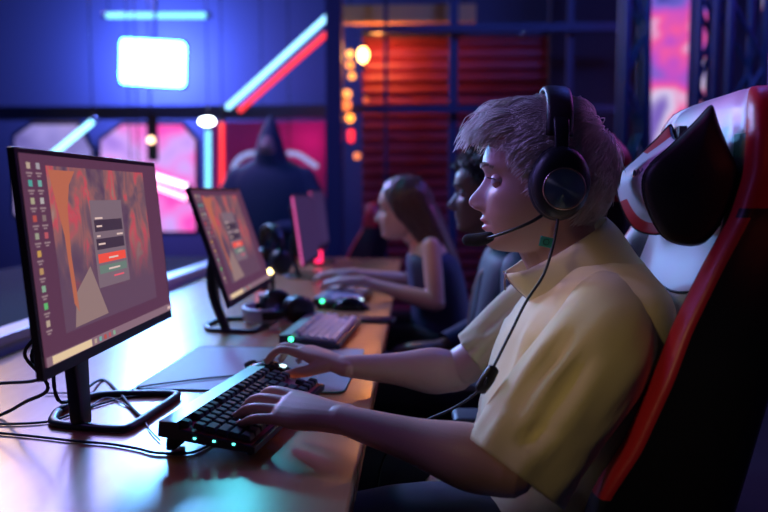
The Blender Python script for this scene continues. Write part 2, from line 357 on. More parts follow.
# ------------------------------------------------------------------ monitors
def screenmat(seed):
    m = bpy.data.materials.new('desktop_picture'); m.use_nodes = True; nt = m.node_tree; b = nt.nodes['Principled BSDF']
    b.inputs['Base Color'].default_value = (.01,.01,.012,1); b.inputs['Roughness'].default_value = .45
    tc = nt.nodes.new('ShaderNodeTexCoord'); mp = nt.nodes.new('ShaderNodeMapping'); mp.inputs['Scale'].default_value = (1, 1.6, 1); mp.inputs['Location'].default_value = (seed, seed, 0); mp.inputs['Rotation'].default_value = (.5,0,0)
    n = nt.nodes.new('ShaderNodeTexNoise'); n.inputs['Scale'].default_value = 13; n.inputs['Detail'].default_value = 3.5; n.inputs['Distortion'].default_value = .5
    r = nt.nodes.new('ShaderNodeValToRGB'); E = r.color_ramp.elements
    E[0].position = .3; E[0].color = (.10,.05,.10,1); E[1].position = .72; E[1].color = (.42,.26,.26,1)
    for p_, c_ in ((.42,(.17,.09,.12)),(.5,(.32,.12,.12)),(.56,(.58,.07,.10)),(.62,(.36,.17,.14))): e = E.new(p_); e.color = (*c_, 1)
    nt.links.new(tc.outputs['Object'], mp.inputs[0]); nt.links.new(mp.outputs[0], n.inputs['Vector']); nt.links.new(n.outputs[0], r.inputs[0])
    nt.links.new(r.outputs[0], b.inputs['Emission Color']); b.inputs['Emission Strength'].default_value = .9
    # fade down the picture to a plain plum (printed picture content)
    sx = nt.nodes.new('ShaderNodeSeparateXYZ'); nt.links.new(tc.outputs['Object'], sx.inputs[0])
    mr = nt.nodes.new('ShaderNodeMapRange'); mr.inputs['From Min'].default_value = -.06; mr.inputs['From Max'].default_value = .03
    nt.links.new(sx.outputs['Z'], mr.inputs['Value'])
    mx = nt.nodes.new('ShaderNodeMixRGB'); mx.inputs[1].default_value = (.13,.065,.11,1)
    nt.links.new(mr.outputs[0], mx.inputs[0]); nt.links.new(r.outputs[0], mx.inputs[2]); nt.links.new(mx.outputs[0], b.inputs['Emission Color'])
    return m
E_ = lambda n, c, s=1.: emitter(n, c, s)
m_bg = E_('desktop_plum', (.10,.035,.07)); m_pic = screenmat(3.1); m_panel = E_('login_grey', (.19,.13,.16)); m_field = E_('field_dark', (.05,.03,.05))
m_red = E_('button_red', (.85,.08,.05)); m_green = E_('button_green', (.14,.2,.17)); m_task = E_('taskbar', (.24,.14,.18)); m_search = E_('search_box', (.75,.55,.34))
m_icontxt = E_('icon_text', (.3,.2,.22)); m_txt = E_('text_pale', (.7,.5,.45)); m_redt = E_('text_red', (.8,.1,.15)); m_orange = E_('stripe_orange', (.46,.13,.07)); m_beige = E_('stripe_beige', (.28,.18,.17))
icons_c = [E_('icon_%d' % i, c, .75) for i, c in enumerate([(.6,.45,.35),(.45,.4,.45),(.1,.45,.4),(.2,.5,.45),(.5,.45,.3),(.55,.5,.5),(.6,.1,.08),(.3,.2,.2),(.4,.4,.3),(.6,.12,.15),(.7,.4,.1),(.6,.35,.15),(.3,.5,.35),(.15,.6,.2)])]
MW, MH = .525, .312
def make_monitor():
    root = empty('monitor')
    hd = empty('panel'); hd.parent = root                        # tilted head
    # panel frame: x towards the player, y across, z up; origin at panel centre
    G().box(-.011, 0, -MW/2, MW/2, -MH/2, MH/2, .002).obj('bezel', black, hd)
    g = G(); g.box(-.042, -.0105, -.17, .17, -.11, .11, .01); g.obj('rear_shell', black, hd)
    sw, sh = MW/2-.008, MH/2-.009; z0 = -MH/2+.017; z1 = MH/2-.008
    def U(u): return -sw+2*sw*u
    def W(v): return z0+(z1-z0)*v
    scr = G().box(-.001, .0012, U(0), U(1), W(0), W(1)).obj('screen', m_bg, hd)
    def rect(nm, u0, u1, v0, v1, m, d): return G().box(.0012+d-.0006, .0012+d, U(u0), U(u1), W(v0), W(v1)).obj(nm, m, scr)
    rect('wallpaper', .13, .86, .12, .95, m_pic, .0004)
    # orange ribbon and beige wedge of the wallpaper
    g = G(); g.prism([(U(.14), W(.93)), (U(.30), W(.93)), (U(.255), W(.86)), (U(.228), W(.74)), (U(.215), W(.5)), (U(.225), W(.2)), (U(.2), W(.25)), (U(.19), W(.6))], .0014, .002, ax='x'); g.obj('wallpaper_stripe', m_orange, scr)
    g = G(); g.prism([(U(.19), W(.13)), (U(.42), W(.14)), (U(.33), W(.42)), (U(.22), W(.3))], .0014, .002, ax='x'); g.obj('wallpaper_wedge', m_beige, scr)
    rect('login_panel', .375, .62, .29, .775, m_panel, .0015)
    for v0, v1 in ((.60,.665), (.50,.56)): rect('input_field', .39, .605, v0, v1, m_field, .0021)
    rect('red_button', .39, .605, .425, .475, m_red, .0021); rect('green_button', .39, .605, .365, .41, m_green, .0021)
    g = G()
    for u0, u1, v in ((.395,.45,.675),(.40,.44,.63),(.395,.42,.575),(.55,.6,.575),(.40,.45,.53),(.465,.54,.447),(.455,.545,.385)):
        G().box(.0036, .0039, U(u0), U(u1), W(v-.005), W(v+.005)).obj('text_line', m_txt, scr)
    g = G(); g.box(.0036, .0039, U(.49), U(.57), W(.335), W(.344)); g.obj('link_text', m_redt, scr)
    rect('taskbar', 0, 1, 0, .045, m_task, .0021); rect('search_box', .03, .27, .004, .041, m_search, .0027)
    for k in range(5): rect('taskbar_icon', .29+.035*k, .305+.035*k, .01, .034, icons_c[(3*k) % 14], .0027)
    rect('clock_text', .955, .99, .012, .03, m_txt, .0027)
    k = 0
    for row in range(10):
        for colm in range(2 if row < 5 else 1):
            u = .025+.05*colm; v = .925-.083*row
            if v < .1: continue
            g = G(); g.box(.0014, .002, U(u+.003), U(u+.021), W(v+.004), W(v+.034)); g.box(.0014, .0019, U(u-.003), U(u+.028), W(v-.02), W(v-.012), mi=1); g.box(.0014, .0019, U(u+.003), U(u+.02), W(v-.033), W(v-.026), mi=1)
            g.obj('desktop_icon', [icons_c[k % 14], m_icontxt], scr); k += 1
    # stand
    nk = G(); nk.loft([(-.035,0,.0),(-.075,0,-.10),(-.075,0,-.21),(-.055,0,-.295)], [.036,.034,.028,.024], [.012,.012,.012,.011], n=16, up=(1,0,0), ex=4)
    return root, hd, nk
def loopfoot(root):
    P = [(-.095,.02),(-.085,-.015),(-.068,-.045),(-.02,-.058),(.045,-.070),(.062,-.058),(.070,.03),(.078,.125),(.06,.145),(0,.142),(-.07,.13),(-.092,.08)]
    P = np.array([(x, y, .0062) for x, y in P+[P[0]]]); g = G().loft(P, [.0085]*len(P), [.006]*len(P), n=10, k=2, cap=False); return g.obj('foot_loop', black, root, True)
MX = -.521
def place_monitor(root, hd, xt, zt, xb, zb, Yc):
    pass
mon, hd, _nk = make_monitor()
def set_monitor(mon, hd, xc, zc, tilt, Yc, xf):
    """xc,zc panel centre; xf x of foot centre"""
    mon.location = (xf, Yc, DESK); hd.location = (xc-xf, 0, zc-DESK); hd.rotation_euler = (0, -tilt, 0)
set_monitor(mon, hd, -.506, 1.0265, math.radians(5.2), 1.2175, -.52)
def neck(mon, dx, dz, tilt):
    g = G(); top = (dx-.04, 0, dz-.0)
    g.loft([top, (dx-.065,0,dz-.07), (dx-.06,-.01,(dz-.07)*.5), (-.025,-.045,.012)], [.036,.036,.030,.022], [.011,.012,.012,.012], n=16, up=(1,0,0), ex=4)
    return g.obj('stand_neck', black, mon, True)
m2 = copy_tree(mon); hd2 = [c for c in m2.children if c.name.startswith('panel')][0]
m3 = copy_tree(mon); hd3 = [c for c in m3.children if c.name.startswith('panel')][0]
m4 = copy_tree(mon); hd4 = [c for c in m4.children if c.name.startswith('panel')][0]
set_monitor(m2, hd2, -.503, .9885, math.radians(18.5), 2.07, -.50)
set_monitor(m3, hd3, -.49, .965, math.radians(8), 3.38, -.50)
set_monitor(m4, hd4, -.52, .985, math.radians(6), 4.08, -.53)
for m_, h_ in ((mon, hd), (m2, hd2), (m3, hd3), (m4, hd4)):
    neck(m_, h_.location.x, h_.location.z, 0); loopfoot(m_)
tag(mon, 'large black monitor nearest the camera showing a login form and desktop icons', 'monitor', 'monitors along the desk')
tag(m2, 'black monitor tilted back, second along the desk, behind the nearest one', 'monitor', 'monitors along the desk')
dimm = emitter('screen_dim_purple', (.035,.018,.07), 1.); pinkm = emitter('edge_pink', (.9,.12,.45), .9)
for m_, h_ in ((m3, hd3), (m4, hd4)):
    sc_ = [c for c in h_.children if c.name.startswith('screen')][0]
    for c in list(sc_.children): bpy.data.objects.remove(c)
    sc_.material_slots[0].link = 'OBJECT'; sc_.material_slots[0].material = dimm
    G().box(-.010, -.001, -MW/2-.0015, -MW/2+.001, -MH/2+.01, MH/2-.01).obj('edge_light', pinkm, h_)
tag(m3, 'third monitor along the desk, seen nearly edge-on before the girl', 'monitor', 'monitors along the desk')
tag(m4, 'farthest monitor, peeking out behind the third one', 'monitor', 'monitors along the desk')

# ------------------------------------------------------------------ keyboards
keym = mat('keycap_dark', (.035,.036,.055), .38); keyw = mat('keycap_pale', (.55,.55,.66), .4)
legm = mat('key_legend', (.5,.5,.55), .5)
def keycap_mesh(w, m):
    g = G(); a = w/2-.0011; d = .019/2-.0011; t = .0026
    V = [(-a,-d,0),(a,-d,0),(a,d,0),(-a,d,0),(-a+t*.8,-d+t*.8,.0075),(a-t*.8,-d+t*.8,.0075),(a-t*.8,d-t*.5,.0085),(-a+t*.8,d-t*.5,.0085)]
    bm = bmesh.new(); vs = [bm.verts.new(v) for v in V]
    for f in ((0,3,2,1),(4,5,6,7),(0,1,5,4),(1,2,6,5),(2,3,7,6),(3,0,4,7)): bm.faces.new([vs[i] for i in f])
    bmesh.ops.bevel(bm, geom=bm.edges[:], offset=.0009, segments=2, affect='EDGES')
    me = bpy.data.meshes.new('key'); bm.to_mesh(me); bm.free(); me.materials.append(m)
    for p in me.polygons: p.use_smooth = False
    return me
def make_keyboard(km, casem, platem, edge, cable=True):
    root = empty('mechanical_keyboard'); U = .019; L = 18.25*U+.014; Wd = .150
    prof = [(-Wd/2, .006), (Wd/2, .012), (Wd/2, .034), (Wd/2-.028, .036), (Wd/2-.032, .026), (-Wd/2+.006, .016), (-Wd/2, .016)]
    g = G(); g.prism(prof, -L/2, L/2, ax='x'); g.obj('case', casem, root)
    g = G(); g.prism([(Wd/2-.029, .0362), (Wd/2, .0342), (Wd/2, .0352), (Wd/2-.029, .0372)], -L/2, L/2, ax='x'); g.obj('top_strip', silver, root)
    g = G(); g.prism([(-Wd/2+.007, .0163), (Wd/2-.033, .0262), (Wd/2-.033, .0268), (-Wd/2+.007, .0169)], -L/2+.004, L/2-.004, ax='x'); g.obj('key_plate', platem, root)
    for s in (-1, 1): G().box(s*(L/2-.03)-.02, s*(L/2-.03)+.02, Wd/2-.02, Wd/2-.008, -.0115 if cable else 0, .014, .002).obj('foot', rubber, root)
    for s in (-1, 1): G().box(s*(L/2-.03)-.02, s*(L/2-.03)+.02, -Wd/2+.008, -Wd/2+.016, 0, .007, .001).obj('foot', rubber, root)
    rows = [(5.35, [1,-1,1,1,1,1,-.5,1,1,1,1,-.5,1,1,1,1,-.25,1,1,1]), (4.1, [1]*13+[2,-.25,1,1,1]), (3.1, [1.5]+[1]*12+[1.5,-.25,1,1,1]), (2.1, [1.75]+[1]*11+[2.25]), (1.1, [2.25]+[1]*10+[2.75,-1.25,1]), (.1, [1.25]*3+[6.25]+[1.25]*4+[-.25,1,1,1])]
    ms = {}; slope = math.atan((.0262-.0163)/(Wd-.040))
    for v, ws in rows:
        x = -18.25*U/2; y = -Wd/2+.008+(v+.5)*.0182
        z = .0172+(y+Wd/2-.007)*math.tan(slope)
        for w in ws:
            if w > 0:
                if w not in ms: ms[w] = keycap_mesh(w*U, km)
                o = bpy.data.objects.new('key', ms[w]); C.objects.link(o); o.parent = root; o.location = (x+w*U/2, y, z+.002); o.rotation_euler = (slope, 0, 0)
            x += abs(w)*U
    for s, c in ((-1, edge),): G().box(L/2, L/2+.0015, -Wd/2+.004, Wd/2-.02, .012, .016).obj('edge_light', c, root)
    for k in range(3 if cable else 0): G().box(-L/2-.001, -L/2, -.045+.03*k, -.041+.03*k, .0155, .018).obj('status_light', emitter('led_teal', (.1,.9,.8), 5), root)
    return root
ks = mat('graphite_case', (.03,.03,.045), .4)
kp = mat('red_key_plate', (.45,.10,.14), .45)
k1 = make_keyboard(keym, ks, kp, emitter('edge_orange', (1.,.25,.05), 1.2))
k1.location = (-.274, 1.218, DESK+.0095); k1.rotation_euler = (math.radians(4), 0, math.radians(81))
tag(k1, 'black mechanical keyboard with silver strip under the left hand of the cream-shirted player', 'keyboard')
k2 = make_keyboard(keyw, ks, mat('blue_key_plate', (.1,.1,.3), .4), emitter('edge_teal', (.05,.9,.5), 2), False)
k2.location = (-.245, 1.97, DESK); k2.rotation_euler = (0, 0, math.radians(86))
tag(k2, 'pale-keyed keyboard lying between the mouse hand and the girl', 'keyboard')
o = G().sph((0,0,0), .006, 12).obj('green_led', emitter('led_green', (.05,1.,.4), 6), k2, True); o.location = (-.182, .045, .026)
k3 = copy_tree(k2); k3.location = (-.25, 2.62, DESK); tag(k3, 'keyboard under the hands of the long-haired girl', 'keyboard')

# ------------------------------------------------------------------ mouse mat, mouse, phone, cables
matm = mat('grey_mat', (.30,.29,.36), .55, bump=.2, bscale=400)
root = empty('mouse_mat', (-.335, 1.60, DESK), (0,0,math.radians(-2))); tag(root, 'grey mouse mat under the right hand of the cream-shirted player', 'mouse mat')
def rrect(hx, hy, r, n=5):
    P = []
    for cx_, cy_, a0 in ((hx-r, hy-r, 0), (-hx+r, hy-r, 90), (-hx+r, -hy+r, 180), (hx-r, -hy+r, 270)):
        for k in range(n): t = math.radians(a0+k*90/(n-1)); P.append((cx_+r*math.cos(t), cy_+r*math.sin(t)))
    return P
G().prism(rrect(.205, .20, .02), 0, .003).obj('pad', matm, root)
P = [(x, y, .0024) for x, y in rrect(.206, .201, .02)]; P.append(P[0])
G().loft(P, [.0014]*len(P), n=6, k=1, cap=False).obj('stitched_edge', mat('teal_edge', (.04,.25,.27), .4), root, True)
# mouse: pointing away from the player (-X)
def make_mouse(loc, rz, label, m=blackg):
    root = empty('computer_mouse', loc, (0,0,rz)); tag(root, label, 'mouse', 'mice on the desk')
    # local: front -x
    xs = np.linspace(0, 1, 15); V = []; F = []; n = 24
    for t in xs:
        x = -.062+.124*t; wv = .031*(max(0., 1-abs(2*t-1)**3.2))**.5*(1-.10*math.sin(PI*t))+.002; h = .040*(math.sin(PI*(t*.83+.10)))**.75*(max(0., 1-abs(2*t-1)**6))**.5+.002
        for j in range(n):
            a = 2*PI*j/n; c, s_ = math.cos(a), math.sin(a)
            V.append((x, wv*math.copysign(abs(c)**.7, c), max(0, s_)**.8*h if s_ > 0 else 0.0))
    for i in range(14):
        for j in range(n): F.append((i*n+j, i*n+(j+1) % n, (i+1)*n+(j+1) % n, (i+1)*n+j))
    F += [tuple(range(n))[::-1], tuple(14*n+j for j in range(n))]
    mk('body', V, F, m, root)
    G().loft([(-.048,-.002,.03),(-.036,-.002,.0365),(-.028,-.002,.037)], [.004]*3, [.006]*3, n=12, up=(0,0,1)).obj('scroll_wheel', mat('wheel_grey', (.2,.2,.22), .4), root, True)
    G().sph((.03,0,.0335), (.010,.008,.0035), 14).obj('logo_light', emitter('mouse_led', (.6,.9,1.), 2.5), root, True)
    return root
make_mouse((-.295, 1.470, DESK+.003), math.radians(-14), 'black computer mouse under the right hand on the grey mat')
P = [(-.348,1.494,DESK+.012),(-.38,1.50,DESK+.006),(-.44,1.47,DESK+.006),(-.53,1.41,DESK+.006),(-.56,1.37,DESK+.005),(-.70,1.36,DESK+.004)]
def cable(pts, r, label, m=rubber, name='cable', group='cables on the desk', sags=True):
    P = [Vector(p) for p in pts]; V, F = loft(P, [r]*len(P), n=8, k=7)
    o = mk(name, V, F, m, None, P[0]); o.location = P[0]; tag(o, label, 'cable', group); return o
cable(P, .0018, 'thin mouse cable crossing the grey mat to the left')
D = DESK+.003
def dp(px, py, h=.377): # point of the desk seen at a pixel
    v = at(px, py, 1.); d = v-CAM; t = -h/d.z; return CAM+d*t
def dpath(pts, h=.377): return [dp(x, y, h) for x, y in pts]
cable(dpath([(-30,422),(0,424),(45,422),(70,415),(100,404),(130,397)])+[dp(170,394)], .0022, 'black cable running level behind the foot of the nearest monitor')
cable(dpath([(-30,430),(0,433),(40,437),(75,441),(110,444),(135,448),(160,453),(200,450),(235,425)]), .0022, 'black cable passing in front of the monitor foot towards the keyboard')
cable([(-.56,1.16,.93),(-.575,1.15,.86),(-.56,1.14,.79)]+dpath([(100,380),(118,392),(132,408),(142,418)], .376), .003, 'looping black cable falling from the back of the nearest monitor')
cable([(-.57,1.13,.92),(-.59,1.11,.87)]+[at(48,388,1.12), at(25,402,1.15)]+dpath([(0,415),(-40,425)], .375), .003, 'thick black cable leaving the nearest monitor to the left')
cable([(-.56,1.10,.92),(-.59,1.09,.88)]+[at(40,378,1.12), at(5,383,1.2), at(-30,384,1.25)], .0028, 'black cable hanging level at the left edge below the screen')
cable(dpath([(160,440),(150,430),(140,415),(120,402),(105,398),(85,410)]), .0014, 'thin grey cable curling near the monitor foot', mat('grey_cable', (.25,.25,.32), .5))
# braided keyboard cable
root = empty('smartphone', (-.135, 2.21, DESK), (0,0,math.radians(83))); tag(root, 'dark smartphone lying near the desk edge beyond the mouse arm', 'phone')
G().prism(rrect(.037, .075, .009), 0, .009).obj('body', black, root); G().prism(rrect(.034, .071, .007), .009, .0095).obj('glass', mat('phone_glass', (.02,.02,.04), .1), root)

# ------------------------------------------------------------------ headsets
discm = mat('brushed_disc', (.30,.40,.5), .33, 1.)
nt = discm.node_tree; discm.node_tree.nodes['Principled BSDF'].inputs['Anisotropic'].default_value = .9
tg = nt.nodes.new('ShaderNodeTangent'); tg.direction_type = 'RADIAL'; tg.axis = 'Y'; nt.links.new(tg.outputs[0], nt.nodes['Principled BSDF'].inputs['Tangent']); nt.nodes['Principled BSDF'].inputs['Anisotropic Rotation'].default_value = .25
leather = mat('ear_leather', (.02,.02,.026), .45, bump=.2, bscale=150)
def ring_y(g, c, rx, rz, prof, n=36, tilt=0.):
    """lathe about Y: prof list of (fraction, y)"""
    V = []; F = []
    for fr, y in prof:
        for j in range(n):
            a = 2*PI*j/n; x, z = rx*fr*math.cos(a), rz*fr*math.sin(a)
            x, z = x*math.cos(tilt)-z*math.sin(tilt), x*math.sin(tilt)+z*math.cos(tilt)
            V.append((c[0]+x, c[1]+y, c[2]+z))
    m = len(prof)
    for i in range(m-1):
        for j in range(n): F.append((i*n+j, i*n+(j+1) % n, (i+1)*n+(j+1) % n, (i+1)*n+j))
    F += [tuple(range(n)), tuple((m-1)*n+j for j in range(n))[::-1]]
    g.add(V, F)
    return g
def headset(hw, top, cup, white=False, disc=True, name='gaming_headset'):
    """origin between the cups; y across. hw half width at cups, top height of the band"""
    root = empty(name); cm = mat('white_plastic', (.5,.5,.58), .4) if white else black
    for s in (-1, 1):
        q = lambda L: [(f, s*y) for f, y in L]
        c = (0, s*hw, 0)
        cu = ring_y(G(), c, cup[0], cup[1], q([(.80,0),(.97,.004),(1,.014),(.94,.024),(.86,.026)])).obj('ear_cushion', leather, root, True)
        sh = ring_y(G(), c, cup[0], cup[1], q([(.86,.022),(.96,.026),(.93,.036),(.80,.044),(.60,.048),(.01,.048)])).obj('ear_cup', black, root, True)
        if disc:
            ring_y(G(), (.003, s*hw, -.009), .031, .031, q([(1.03,.044),(1.03,.0505),(.98,.0515),(.95,.0505)])).obj('trim_ring', mat('copper_ring', (.55,.4,.35), .3, 1.), sh, True)
            dd = ring_y(G(), (0, 0, 0), .0298, .0298, q([(1.,-.005),(1.,.0002),(.97,.0008),(.3,.0002),(.1,.0001),(.01,.0001)])).obj('brushed_disc', discm, sh, True); dd.location = (.003, s*(hw+.0505), -.009)
        g = G(); g.loft([(-.0,s*(hw+.030),.03),(-.002,s*(hw+.030),.055),(-.003,s*(hw+.022),.085),(-.003,s*(hw+.006),.105)], [.011,.011,.012,.012], [.004]*4, n=12, up=(0,1,0), ex=4); g.obj('slider_arm', black, root, True)
    P = []; 
    for k in range(13):
        a = PI*k/12; P.append((-.004, -(hw+.012)*math.cos(a)*(1 if abs(math.cos(a)) < .9 else 1.0), .072+(top-.072)*math.sin(a)**.8))
    V = []; F = []; Pd = cr(P, 3); n = 12
    T = np.gradient(Pd, axis=0); T /= np.linalg.norm(T, axis=1)[:, None]
    for p, t in zip(Pd, T):
        nn = np.cross(np.array((1.,0,0)), t)
        for j in range(n):
            a = 2*PI*j/n; c_, s_ = math.cos(a), math.sin(a); V.append(p+np.array((1.,0,0))*.0205*math.copysign(abs(c_)**.5, c_)+nn*.0065*math.copysign(abs(s_)**.8, s_))
    for i in range(len(Pd)-1):
        for j in range(n): F.append((i*n+j, (i+1)*n+j, (i+1)*n+(j+1) % n, i*n+(j+1) % n))
    F += [tuple(range(n)), tuple((len(Pd)-1)*n+j for j in range(n))[::-1]]
    mk('headband', V, F, cm if white else leather, root)
    return root
# headset lying on the desk (white band)
h2 = headset(.062, .125, (.042,.05), True, False)
h2.location = (-.385, 2.20, DESK+.046); h2.rotation_euler = (math.radians(0), math.radians(-96), math.radians(35))
tag(h2, 'black and white headset lying on the desk left of the pale-keyed keyboard', 'headset')
# headset on a stand further back
hs = headset(.055, .13, (.04,.048), False, False); hs.location = (-.525, 2.72, DESK+.135); hs.rotation_euler = (0,0,math.radians(35))
tag(hs, 'black headset hanging on a stand beside the second monitor', 'headset')
p = Vector((-.525, 2.72, DESK)); root = empty('headset_stand', p); tag(root, 'slim black stand carrying the hanging headset', 'stand')
G().cyl((0,0,0), (0,0,.012), .055, 28).obj('base', black, root, True); G().cyl((0,0,.01), (0,0,.25), .008).obj('pole', dkmetal, root, True); G().loft([(-.02,0,.252),(.02,0,.252)], [.009]*2, n=12).obj('cradle', black, root, True)
G().sph((.0,-.045,.10), .010, 14).obj('lamp', emitter('lamp_yellow', (1.,.75,.3), 9), root, True)
for x, y, lab in ((.318*0+-.0,0,''),):
    pass
for (px, py, Y, lab) in ((262, 255, 2.95, 'small glowing red light box right of the second monitor'), (319, 257, 3.9, 'small glowing red light box beyond the third monitor')):
    q = at(px, py, Y); q.z = max(q.z, DESK+.03); root = empty('light_box', (q.x, q.y, DESK)); tag(root, lab, 'light box', 'small red light boxes')
    G().box(-.025, .025, -.02, .02, 0, .09, .004).obj('case', black, root); G().box(-.02, .02, -.022, -.018, .02, .085).obj('lens', emitter('red_lens', (1.,.02,.12), 2.5), root)
make_mouse((-.21, 2.43, DESK), math.radians(5), 'black computer mouse near the hand of the girl')

# ------------------------------------------------------------------ people
def interp(zs, xs, z): return np.interp(z, zs, xs)
def smooth_interp(tab, z):
    zs, xs = zip(*sorted(tab)); P = cr(np.array(list(zip(zs, xs)), float), 8); return np.interp(z, P[:, 0], P[:, 1])
PROF_NOSELESS = [(-.110,.054),(-.107,.075),(-.102,.0855),(-.095,.0925),(-.088,.0945),(-.081,.0925),(-.074,.0930),(-.064,.0950),(-.050,.0975),(-.040,.0970),(-.02,.0930),(-.005,.0900),(.008,.0895),(.016,.0925),(.025,.0985),(.038,.0985),(.055,.0940),(.08,.082),(.098,.061),(.112,.036),(.122,.0)]
NOSE = [(-.047,0),(-.0445,.004),(-.041,.0135),(-.035,.0225),(-.0275,.0260),(-.018,.0230),(-.008,.0165),(.003,.0100),(.012,.0050),(.020,.0015),(.028,0)]
BACK = [(-.109,-.015),(-.10,.006),(-.09,.010),(-.075,.012),(-.06,.02),(-.05,.045),(-.035,.07),(-.01,.085),(.02,.096),(.05,.097),(.08,.085),(.10,.062),(.113,.034),(.122,.0)]
WID = [(-.109,.022),(-.104,.032),(-.09,.046),(-.075,.054),(-.06,.059),(-.04,.064),(-.02,.068),(0,.071),(.02,.0735),(.045,.076),(.065,.0735),(.085,.064),(.10,.048),(.113,.027),(.122,.0)]
def head_mesh(fem=0.):
    nt_, nzv = 140, 150; V = []; F = []
    zs = np.concatenate([np.linspace(-.109, .118, nzv-4), [.1195,.1208,.1216,.1219]])
    for z in zs:
        Fz = float(smooth_interp(PROF_NOSELESS, z)); Bz = float(smooth_interp(BACK, z)); Wz = float(smooth_interp(WID, z)); nose = float(smooth_interp(NOSE, z)) if -.048 < z < .030 else 0
        Fz = max(Fz, .001); Wz = max(Wz, .001)*(1-.05*fem)
        for j in range(nt_):
            a = 2*PI*j/nt_; a = a - .32*math.sin(a)*(1)  # denser at the front
            c, s = math.cos(a), math.sin(a)
            pf = 2.35 if z > -.05 else 2.35-.35*min(1, (-.05-z)/.05)
            cc = math.copysign(abs(c)**(2/pf), c); ss = math.copysign(abs(s)**(2/pf), s)
            f = (Fz if c > 0 else max(Bz, .001))*cc; y = Wz*ss
            if c > 0:
                w = .0068+.0062*np.clip((.012-z)/.035, 0, 1)
                f += nose*math.exp(-abs(y/w)**2.3)
                # alae
                f += .0085*math.exp(-((abs(y)-.0125)/.0050)**2-((z+.0375)/.0062)**2)
                # brow ridge, sockets, cheek
                f += .0030*math.exp(-((abs(y)-.028)/.018)**2-((z-.0255)/.0065)**2)
                f -= .0115*math.exp(-((abs(y)-.030)/.0145)**2-((z-.0045)/.0105)**2)
                f -= .004*math.exp(-((abs(y)-.018)/.008)**2-((z-.007)/.01)**2)
                f += .0035*math.exp(-((abs(y)-.042)/.018)**2-((z+.022)/.014)**2)
                # lips
                f += .0062*math.exp(-abs(y/.0165)**2.6-((z+.0575)/.0042)**2)
                f += .0058*math.exp(-abs(y/.0155)**2.6-((z+.0705)/.0048)**2)
                f -= .0035*math.exp(-abs(y/.021)**4-((z+.0640)/.0019)**2)
                f -= .0018*math.exp(-(y/.004)**2-((z+.049)/.004)**2)
                f -= .0015*math.exp(-((abs(y)-.023)/.005)**2-((z+.064)/.008)**2)
                f -= .0020*math.exp(-(y/.014)**2-((z+.080)/.004)**2)
                f += .0028*math.exp(-(y/.013)**2-((z+.093)/.008)**2)
            V.append((f, y, z))
    m = len(zs)
    for i in range(m-1):
        for j in range(nt_): F.append((i*nt_+j, i*nt_+(j+1) % nt_, (i+1)*nt_+(j+1) % nt_, (i+1)*nt_+j))
    F += [tuple(range(nt_))[::-1], tuple((m-1)*nt_+j for j in range(nt_))]
    return np.array(V), F
HV, HF = head_mesh()
def head_tf(center, scale, pitch=0, yaw=0):
    """local (f, left, up) -> world; f faces -X"""
    B = np.array([[-1,0,0],[0,-1,0],[0,0,1]], float)             # columns: images of f, left, up
    R = np.array(Euler((0, pitch, yaw)).to_matrix())
    return lambda P: (np.asarray(P, float)*scale) @ (R @ B).T + np.array(center, float)
def skinmat(name, col, lip):
    m = mat(name, col, .42, sss=.12, bump=.15, bscale=500); return m
def hand(g, wrist, d, n, side, curl, spread=.0, L=1., thumb=(.75,.55,-.25), bends=None, rs=1., thb=True):
    """d forward, n back-of-hand normal (up), side = thumb side"""
    w = np.array(wrist, float); d = np.array(d, float); d /= np.linalg.norm(d)
    n = np.array(n, float); n -= d*np.dot(n, d); n /= np.linalg.norm(n); s = np.cross(d, n); s = s*np.sign(np.dot(s, side))
    K = w + d*.088*L
    g.loft([w-d*.012, w+d*.02*L, w+d*.055*L, w+d*.084*L+n*.002], [.024*rs,.027*rs,.036*rs,.036*rs], [.0175*rs,.017*rs,.0155*rs,.0115*rs], n=20, up=n, ex=2.4)
    g.sph(w+d*.035*L+s*.020-n*.005, (.022*rs,.014*rs,.014*rs), 14)
    offs = [.0285,.010,-.0095,-.0275]; lens = [.072,.080,.074,.058]; rad = [.0088,.009,.0085,.0075]
    for i in range(4):
        c = curl[i] if hasattr(curl, '__len__') else curl
        base = K + s*offs[i]*rs - d*(abs(offs[i])**2*6) + n*.001 - d*(.006 if i == 3 else 0)
        ang = c[0]; dd = d*math.cos(ang)-n*math.sin(ang); dd = dd + s*spread*(1.5-i)*.5; dd /= np.linalg.norm(dd)
        P = [base-d*.02, base]; ln = np.array([.46,.29,.25])*lens[i]*L; p = base
        for k in range(3):
            a_ = ang+sum(c[1:1+k]); v = d*math.cos(a_)-n*math.sin(a_)+s*spread*(1.5-i)*.5; v /= np.linalg.norm(v); p = p+v*ln[k]; P.append(p)
        r_ = rad[i]*rs
        g.loft(P, [r_*1.1,r_*1.12,r_*.98,r_*.9,r_*.74], n=12, k=4, up=n)
        if bends is not None: bends.append((P[-1], P[-1]-P[-2], n))
    if thb:
        t0 = w + d*.022*L + s*.018*rs - n*.004; tv = d*thumb[0]+s*thumb[1]+n*thumb[2]; tv /= np.linalg.norm(tv); tv2 = d*(thumb[0]+.35)+s*(thumb[1]-.35)+n*(thumb[2]-.1); tv2 /= np.linalg.norm(tv2)
        P = [t0, t0+tv*.036*L, t0+tv*.036*L+tv2*.030*L, t0+tv*.036*L+tv2*.055*L]
        g.loft(P, [.0135*rs,.0115*rs,.0105*rs,.0078*rs], n=12, k=4, up=n)
        if bends is not None: bends.append((P[-1], P[-1]-P[-2], n))
    return w
